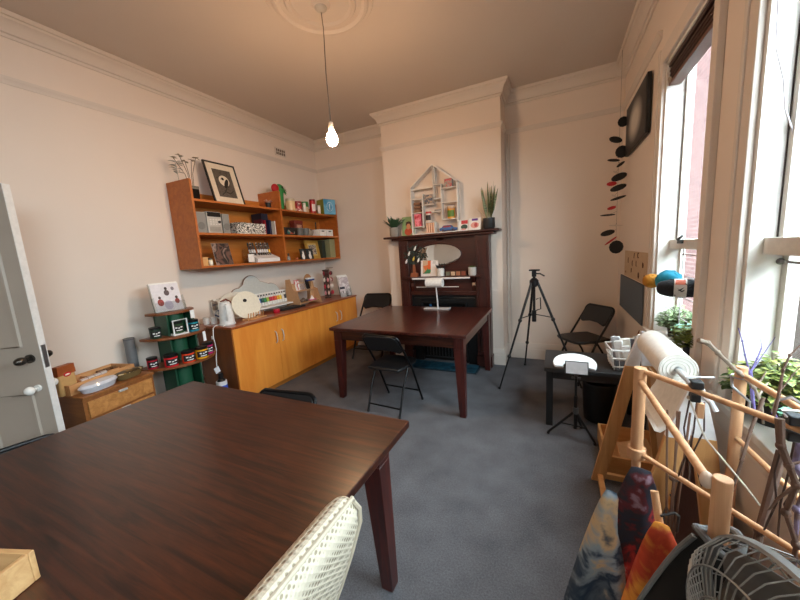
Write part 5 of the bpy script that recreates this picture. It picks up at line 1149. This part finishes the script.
def painted(name, cols, sc, stretch=(1, 1, 1), dist=2.):
    m = patches(name, cols, sc, .75, 'noise', 6, stretch, (.30, .70))
    return m
drape('painted_cloth', 'pale blue and grey painted cloth hanging lowest at the left of the dowel rack', 'cloth', (.165, 1.10, .70), e1, .52, .015, .125, (-.02, 0), painted('paint_blue', ['b9b0a2', '5d6f80', '2c4258', '8fa0ac', 'c9b08a', '3a4f62'], 6), 4)
drape('painted_cloth', 'dark red, navy and lilac painted cloth hung from the top of the dowel rack', 'cloth', (.237, 1.095, .80), e1, .50, .024, .13, (-.01, 0), painted('paint_red', ['cfc2c8', 'b8342a', '9a2022', '3a1a22', '1c2333', '20222f', '5a1a24', '8d7484', 'b9a4b4'], 8), 11)
drape('painted_cloth', 'orange painted cloth hanging in front of the dark red one', 'cloth', (.245, .915, .775), e1, .50, .015, .135, (.02, 0), painted('paint_orange', ['c2481f', 'd8672c', 'e09a3a', 'b23a1c', 'd0552a'], 7), 8)
t = T('cloth_peg', 'short wooden peg poking out of the orange painted cloth', 'peg', (.245, .925, .77)); O('peg', MB().cyl((0, 0, -.02), (-.008, .03, .055), .009, n=12), DOWEL, t); O('cord', MB().tube([(0, .0, .01), (.03, .01, .02), (.045, .03, .0), (.04, .02, -.04)], .003, 6), mm('2a2422', .8), t)
bt, rows = drape('apron_bag', 'black cloth bag with a grey border hung over the nearest dowel post', 'bag', (.297, .768, .875), (.93, -.36, 0), .60, .035, .20, (-.035, -.02), mm('0b0b0c', .9), 21, sag=.06, fold=.012)
O('border', MB().tube([r[0] for r in rows], .0055, 8), mm('6d6e6e', .8), bt); O('border', MB().tube([r[-1] for r in rows[:9]], .0055, 8), mm('6d6e6e', .8), bt)
O('collar', MB().tube([(.006+.034*math.cos(2*PI*k/20), .018+.034*math.sin(2*PI*k/20), -.008+.012*math.sin(4*PI*k/20+1)) for k in range(20)], .007, 8, closed=True), mm('6a6b6c', .8), bt)

# clamps and hooks on the rail
def along(p, q, u): return p.lerp(q, u)
r0, r1 = at(A, 1.045), at(Dd, 1.04)
for k, (u, lab) in enumerate(((.32, 'black metal clip with a wooden block on the diagonal rail, beside the paper roll'), (.70, 'black metal clip on the diagonal rail at the edge of the branches'))):
    p_ = along(r0, r1, u); t = T('rail_clip', lab, 'clip', p_); O('clip_jaw', MB().box((0, 0, .02), (.028, .028, .022)), mm('2b2e33', .5, .3), t, .003); O('clip_jaw', MB().box((0, .004, -.02), (.022, .026, .022)), mm('2b2e33', .5, .3), t, .003); O('spring', MB().tube([(-.02, -.014, .03), (-.03, -.018, .045), (.03, -.018, .05), (.024, -.01, .032)], .003, 6), CHROME, t)
    if k == 0: O('wood_block', MB().box((.012, 0, -.055), (.017, .015, .045)), DOWEL, t, .002)
    f = MB()
    for s in (-.012, .004, .02): f.tube([(s, 0, -.03), (s*1.4, .01, -.12), (s*.4, .015, -.2), (s*1.8, .02, -.30)], .0022, 5)
    O('string', f, mm('4a3a34', .9), t)
p0 = along(at(B, 1.02), at(Dd, 1.03), .42)
t = T('hook', 'silver double hook hanging over the window-side rail', 'hook', p0); O('hook', MB().tube([(-.03, 0, -.03), (-.026, 0, .004), (0, 0, .018), (.022, 0, .0), (.035, -.01, -.05), (.05, -.02, -.07)], .004, 8), mm('a9a9ae', .3, .8), t); O('lilac_tip', MB().tube([(-.03, 0, -.03), (-.02, -.01, -.055), (-.018, -.01, -.095)], .0042, 8).tube([(.035, -.01, -.05), (.02, -.02, -.075), (.018, -.02, -.115)], .0042, 8), mm('7d6cc0', .4), t)
t = T('hook', 'silver hook looped round the far window-side post', 'hook', at(B, .99)); O('hook', MB().tube([(-.023, -.0, .02), (-.024, -.014, -.01), (0, -.027, -.035), (.02, -.016, -.055), (.02, -.018, -.085)], .004, 8), mm('a9a9ae', .3, .8), t); O('loop', MB().tube([(.024*math.cos(2*PI*k/16), .024*math.sin(2*PI*k/16), .02) for k in range(16)], .0025, 6, closed=True), mm('a9a9ae', .3, .8), t)
# branches
def branch(label, pts, r, twigs, mat):
    t = T('branch', label, 'branch', pts[0]); p_ = [Vector(q)-Vector(pts[0]) for q in pts]; n = len(p_)
    f = MB().tube(p_, [r*(1-.55*i/(n-1)) for i in range(n)], 8)
    for q in p_[1:-1]: f.ell(q, (r*1.08, r*1.08, r*1.2), 8, 6)
    O('stem', f, mat, t)
    if twigs:
        for tw in twigs:
            L = [Vector(q)-Vector(pts[0]) for q in tw]; O('twig', MB().tube(L, [r*.5*(1-.6*i/(len(L)-1)) for i in range(len(L))], 6), mat, t)
    return t
BR = mm('6a5348', .8, bump=.4, scale=80); BRG = mm('8f8072', .8, bump=.4, scale=80); BRP = mm('6d6296', .7)
branch('bare branch reaching up and left across the far dowel post', [(.40, 1.262, 1.155), (.425, 1.27, 1.145), (.455, 1.285, 1.112), (.503, 1.315, 1.06), (.53, 1.34, 1.035), (.575, 1.36, .985), (.60, 1.37, .93), (.61, 1.37, .86)], .0075, [[(.575, 1.36, .985), (.60, 1.385, 1.0), (.612, 1.39, 1.03)], [(.59, 1.365, .955), (.615, 1.39, .985), (.625, 1.40, .99)]], BRG)
branch('lilac twig arching up beside the far dowel post', [(.605, 1.43, .90), (.598, 1.447, 1.0), (.590, 1.446, 1.03), (.583, 1.45, 1.063), (.575, 1.455, 1.11), (.562, 1.456, 1.155)], .0035, None, BRP)
branch('forked lilac twig standing before the large plant', [(.60, 1.40, .88), (.602, 1.449, 1.011), (.618, 1.46, 1.05), (.635, 1.479, 1.083)], .0035, [[(.618, 1.46, 1.05), (.634, 1.478, 1.09), (.628, 1.481, 1.12)], [(.604, 1.45, 1.01), (.641, 1.481, 1.06), (.66, 1.495, 1.09), (.675, 1.503, 1.117)]], BRP)
branch('thin dark forked branch at the right edge of the near window', [(.52, 1.13, .98), (.534, 1.147, 1.05), (.541, 1.157, 1.113), (.557, 1.171, 1.15), (.581, 1.186, 1.175)], .004, [[(.538, 1.15, 1.06), (.569, 1.17, 1.105), (.60, 1.19, 1.135)]], BR)
branch('thick knotty branch tied to the diagonal rail, upper one at the right', [(.450, .955, 1.065), (.452, .945, 1.006), (.468, .945, .963), (.483, .945, .919), (.470, .94, .85), (.49, .935, .78), (.48, .93, .60)], .0085, [[(.468, .945, .963), (.49, .95, .975)], [(.483, .945, .919), (.455, .94, .88), (.44, .935, .85)]], BR)
branch('thick knotty branch beside it with lilac bark near the window', [(.495, 1.0, 1.03), (.505, .995, .99), (.50, .99, .94), (.52, .985, .90), (.505, .975, .84), (.51, .97, .70)], .0085, [[(.505, .995, .99), (.53, 1.0, .97)]], patches('bark_lilac', ['6a5348', '857a9a', '5a463c'], 14, .8))
branch('straight pale brown stick leaning behind the near dowels', [(.573, 1.30, .976), (.546, 1.285, .871), (.524, 1.263, .781), (.497, 1.235, .692), (.48, 1.21, .45), (.46, 1.19, .02)], .005, None, BR)
branch('stout brown stick leaning low by the fan', [(.515, 1.07, .93), (.475, 1.035, .72), (.455, 1.01, .55), (.44, .99, .02)], .011, None, BR)
t = T('thin_wire', 'thin pale wire bowed out below the diagonal rail', 'wire', (0, 0, 0)); O('wire', MB().tube([(.345, 1.13, 1.02), (.379, 1.103, .918), (.429, 1.116, .849), (.488, 1.131, .768), (.526, 1.14, .71), (.531, 1.136, .65), (.52, 1.13, .5), (.50, 1.12, .2), (.50, 1.12, .005)], .0022, 6), mm('d9cfc0', .5), t); O('wire_tip', MB().ell((.345, 1.13, 1.02), (.004, .004, .006), 8, 6), mm('b9a890', .5), t)
t = T('paint_brushes', 'bundle of thin brown sticks hanging by the easel tip', 'sticks', (.385, 1.34, .02)); f = MB()
for k in range(4): f.tube([(.012*k-.02, .0, .0), (.008*k-.01, .005, .4), (.014*k-.03+.02*(k % 2), .0, .86)], .0035, 6)
O('stick', f, mm('7a5a48', .8), t); O('tie', MB().lathe([(.012, .60), (.014, .602), (.014, .612), (.012, .614)], (.0, 0, 0), 14), mm('5a4638', .8), t)

# fan
fcn = Vector((.315, .553, .85)); nrm = Vector((-.95, -.28, -.06)).normalized()
t = T('fan', 'round grey caged fan at the near right by the black bag', 'fan', (fcn.x, fcn.y, 0))
q = Vector((0, 0, 1)).rotation_difference(nrm).to_matrix(); c0 = (0, 0, fcn.z)
def ring(r, z, tr, n=48): return [q @ Vector((r*math.cos(2*PI*k/n), r*math.sin(2*PI*k/n), z)) + Vector(c0) for k in range(n)]
FG = mm('7a7874', .4, .3); RF = .168
f = MB()
rows = []
for (r, z) in ((RF, -.005), (RF+.004, -.002), (RF+.004, .010), (RF, .014), (RF-.004, .010), (RF-.004, -.002), (RF, -.005)): rows.append(ring(r, z, 0))
f.grid(rows, closed=True); O('rim', f, mm('6d6c6a', .45), t)
f = MB(); g = MB()
for k in range(60):
    a = 2*PI*k/60+.0; 
    def cp(r, z, tw=0): return q @ Vector((r*math.cos(a+tw), r*math.sin(a+tw), z)) + Vector(c0)
    f.tube([cp(.035, .075, .35), cp(.08, .075, .22), cp(.125, .064, .08), cp(.155, .044, .02), cp(RF, .013)], .0013, 4)
    if k % 2 == 0: g.tube([cp(.03, -.075), cp(.10, -.07), cp(.15, -.05), cp(RF, -.003)], .0013, 4)
for r, z in ((.05, .076), (.09, .072), (.13, .062)): f.tube(ring(r, z, 0), .0018, 4, closed=True)
for r, z in ((.08, -.074), (.14, -.065)): g.tube(ring(r, z, 0), .0018, 4, closed=True)
O('front_grille', f, FG, t); O('rear_grille', g, FG, t)
O('badge', MB().lathe([(.001, .085), (.034, .083), (.038, .075), (.036, .068)], c0, 24, M=q), mm('b9b7b3', .4), t)
for k in range(4):
    a = PI/2*k+.4; rows = []
    for i in range(7):
        r = .03+.115*i/6; hw_ = .035+.055*math.sin(PI*i/7.); rows.append([q @ Vector((r*math.cos(a)-v*hw_*math.sin(a), r*math.sin(a)+v*hw_*math.cos(a), -.0+.028*v)) + Vector(c0) for v in (-1, -.5, 0, .5, 1)])
    f = MB().grid(rows); o_ = O('blade', f, mm('55504b', .4), t); sd = o_.modifiers.new('s', 'SOLIDIFY'); sd.thickness = .002
O('motor', MB().lathe([(.001, .03), (.035, .03), (.04, 0), (.055, -.05), (.055, -.12), (.035, -.15), (.001, -.155)], c0, 24, M=q), mm('6d6b68', .5), t)
mp_ = q @ Vector((0, 0, -.10)) + Vector(c0)
O('pole', MB().cyl((mp_.x, mp_.y, .02), (mp_.x, mp_.y, mp_.z), .014), mm('8a8986', .4), t); O('base', MB().lathe([(.001, 0), (.15, 0), (.155, .01), (.13, .025), (.03, .035), (.02, .06), (.001, .06)], (mp_.x, mp_.y, 0), 32), mm('7a7977', .5), t)

# near window cord and curtain rod
t = T('electric_cable', 'thin pale cord hanging down the reveal of the near window', 'cord', (0, 0, 0)); O('cord', MB().tube([(.66, 1.655, 2.58), (.655, 1.645, 2.3), (.665, 1.645, 2.08), (.69, 1.64, 1.97), (.70, 1.64, 1.88), (.725, 1.64, 1.80), (.74, 1.635, 1.73), (.755, 1.63, 1.50)], .003, 6), mm('b9b2b8', .5), t); O('end_tack', MB().ell((.66, 1.657, 2.58), (.008, .006, .008), 8, 6), WHITE, t)
t = T('curtain_rod', 'thin metal rod across the near window below the middle rail', 'rod', (.735, 0, 1.362)); O('rod', MB().cyl((0, .79, 0), (0, 1.655, 0), .005), mm('8f8a88', .35, .7), t); O('bracket', MB().ell((0, 1.655, 0), (.012, .008, .012)).ell((0, .79, 0), (.012, .008, .012)), mm('7a7674', .4, .6), t)

# ------------------------------------------------------------------ outside
o = S('wall_neighbour', MB().b2(2.35, 2.8, 5.9, 16, -3, 5.2), brick_mat('3d2d2c', '463432', '544a48'))
o = S('wall_neighbour_render', MB().b2(2.3, 2.8, 4.75, 5.9, -3, 5.2), mm('2c383d', .8))
o = S('wall_neighbour_front', MB().b2(2.25, 2.8, -8, 4.75, .05, 2.0), mm('2b2522', .8)); 
o = S('wall_neighbour_base', MB().b2(2.22, 2.8, -8, 4.75, -3, .05), brick_mat('3e221c', '472a22', '4a3c36'))
S('ground_outside', MB().b2(XR+WT, 30, -20, 30, -3.1, -3), mm('6d6a64', .9))

for o in C.objects:
    if o.name.startswith(('wall_neighbour', 'ground_outside')):
        for m_ in o.data.materials: m_.node_tree.nodes['Principled BSDF'].inputs['Specular IOR Level'].default_value = 0
# ------------------------------------------------------------------ light and camera
w = bpy.data.worlds.new('sky'); bpy.context.scene.world = w; w.use_nodes = True
bg = w.node_tree.nodes['Background']; bg.inputs['Color'].default_value = (.93, .965, 1.0, 1); bg.inputs['Strength'].default_value = 26
for i, (a, b, t_) in enumerate(WIN):
    L = bpy.data.lights.new('window_portal', 'AREA'); L.shape = 'RECTANGLE'; L.size = t_-SILL; L.size_y = b-a
    L.cycles.is_portal = True
    o = bpy.data.objects.new('window_portal', L); C.objects.link(o); o.location = (XR+WT+.01, (a+b)/2, (t_+SILL)/2); o.rotation_euler = (0, R_(90), 0)
GR = {'folding_chair': 'black folding chairs', 'dining_table': 'dark wooden tables', 'paint_jar': 'paint jars on the green stand', 'book': 'books on the middle shelf', 'speaker': 'stereo speakers', 'storage_box': 'white boxes on the right middle shelf',
      'greeting_card': 'greeting cards', 'framed_picture': 'framed pictures on the wall shelf', 'tiny_box': 'little brown boxes in the house shelf', 'wooden_block': 'print blocks on the lower mantel shelf', 'potted_plant': 'plants on the window sills',
      'painted_cloth': 'painted cloths on the dowel rack', 'branch': 'branches by the window', 'rail_clip': 'clips on the diagonal rail', 'hook': 'silver hooks', 'wool_ball': 'wool in the far window', 'leaflet_holder': 'leaflet holders', 'cup': 'small cups'}
for o in C.objects:
    k = o.name.split('.')[0]
    if o.parent is None and k in GR and 'category' in o and 'group' not in o: o['group'] = GR[k]
cam = bpy.data.cameras.new('camera'); co = bpy.data.objects.new('camera', cam); C.objects.link(co); bpy.context.scene.camera = co
yaw, pit, rol, fpx = R_(-25.877), R_(8.40), R_(-3.568), 323.92
fw = Vector((math.sin(yaw)*math.cos(pit), math.cos(yaw)*math.cos(pit), -math.sin(pit))); r0_ = Vector((math.cos(yaw), -math.sin(yaw), 0)); u0 = r0_.cross(fw)
r2 = math.cos(rol)*r0_+math.sin(rol)*u0; u2 = -math.sin(rol)*r0_+math.cos(rol)*u0
co.matrix_world = Matrix(((r2.x, u2.x, -fw.x, 0), (r2.y, u2.y, -fw.y, 0), (r2.z, u2.z, -fw.z, 1.48), (0, 0, 0, 1)))
cam.sensor_width = 36; cam.lens = fpx*36/800; cam.clip_start = .02; cam.clip_end = 200
vs = bpy.context.scene.view_settings; vs.view_transform = 'Standard'; vs.look = 'None'; vs.gamma = 1; vs.exposure = 0.15; vs.use_curve_mapping = False
bpy.context.scene.cycles.max_bounces = 10; bpy.context.scene.cycles.diffuse_bounces = 6; bpy.context.scene.cycles.transparent_max_bounces = 12
bpy.context.scene.cycles.sample_clamp_indirect = 6
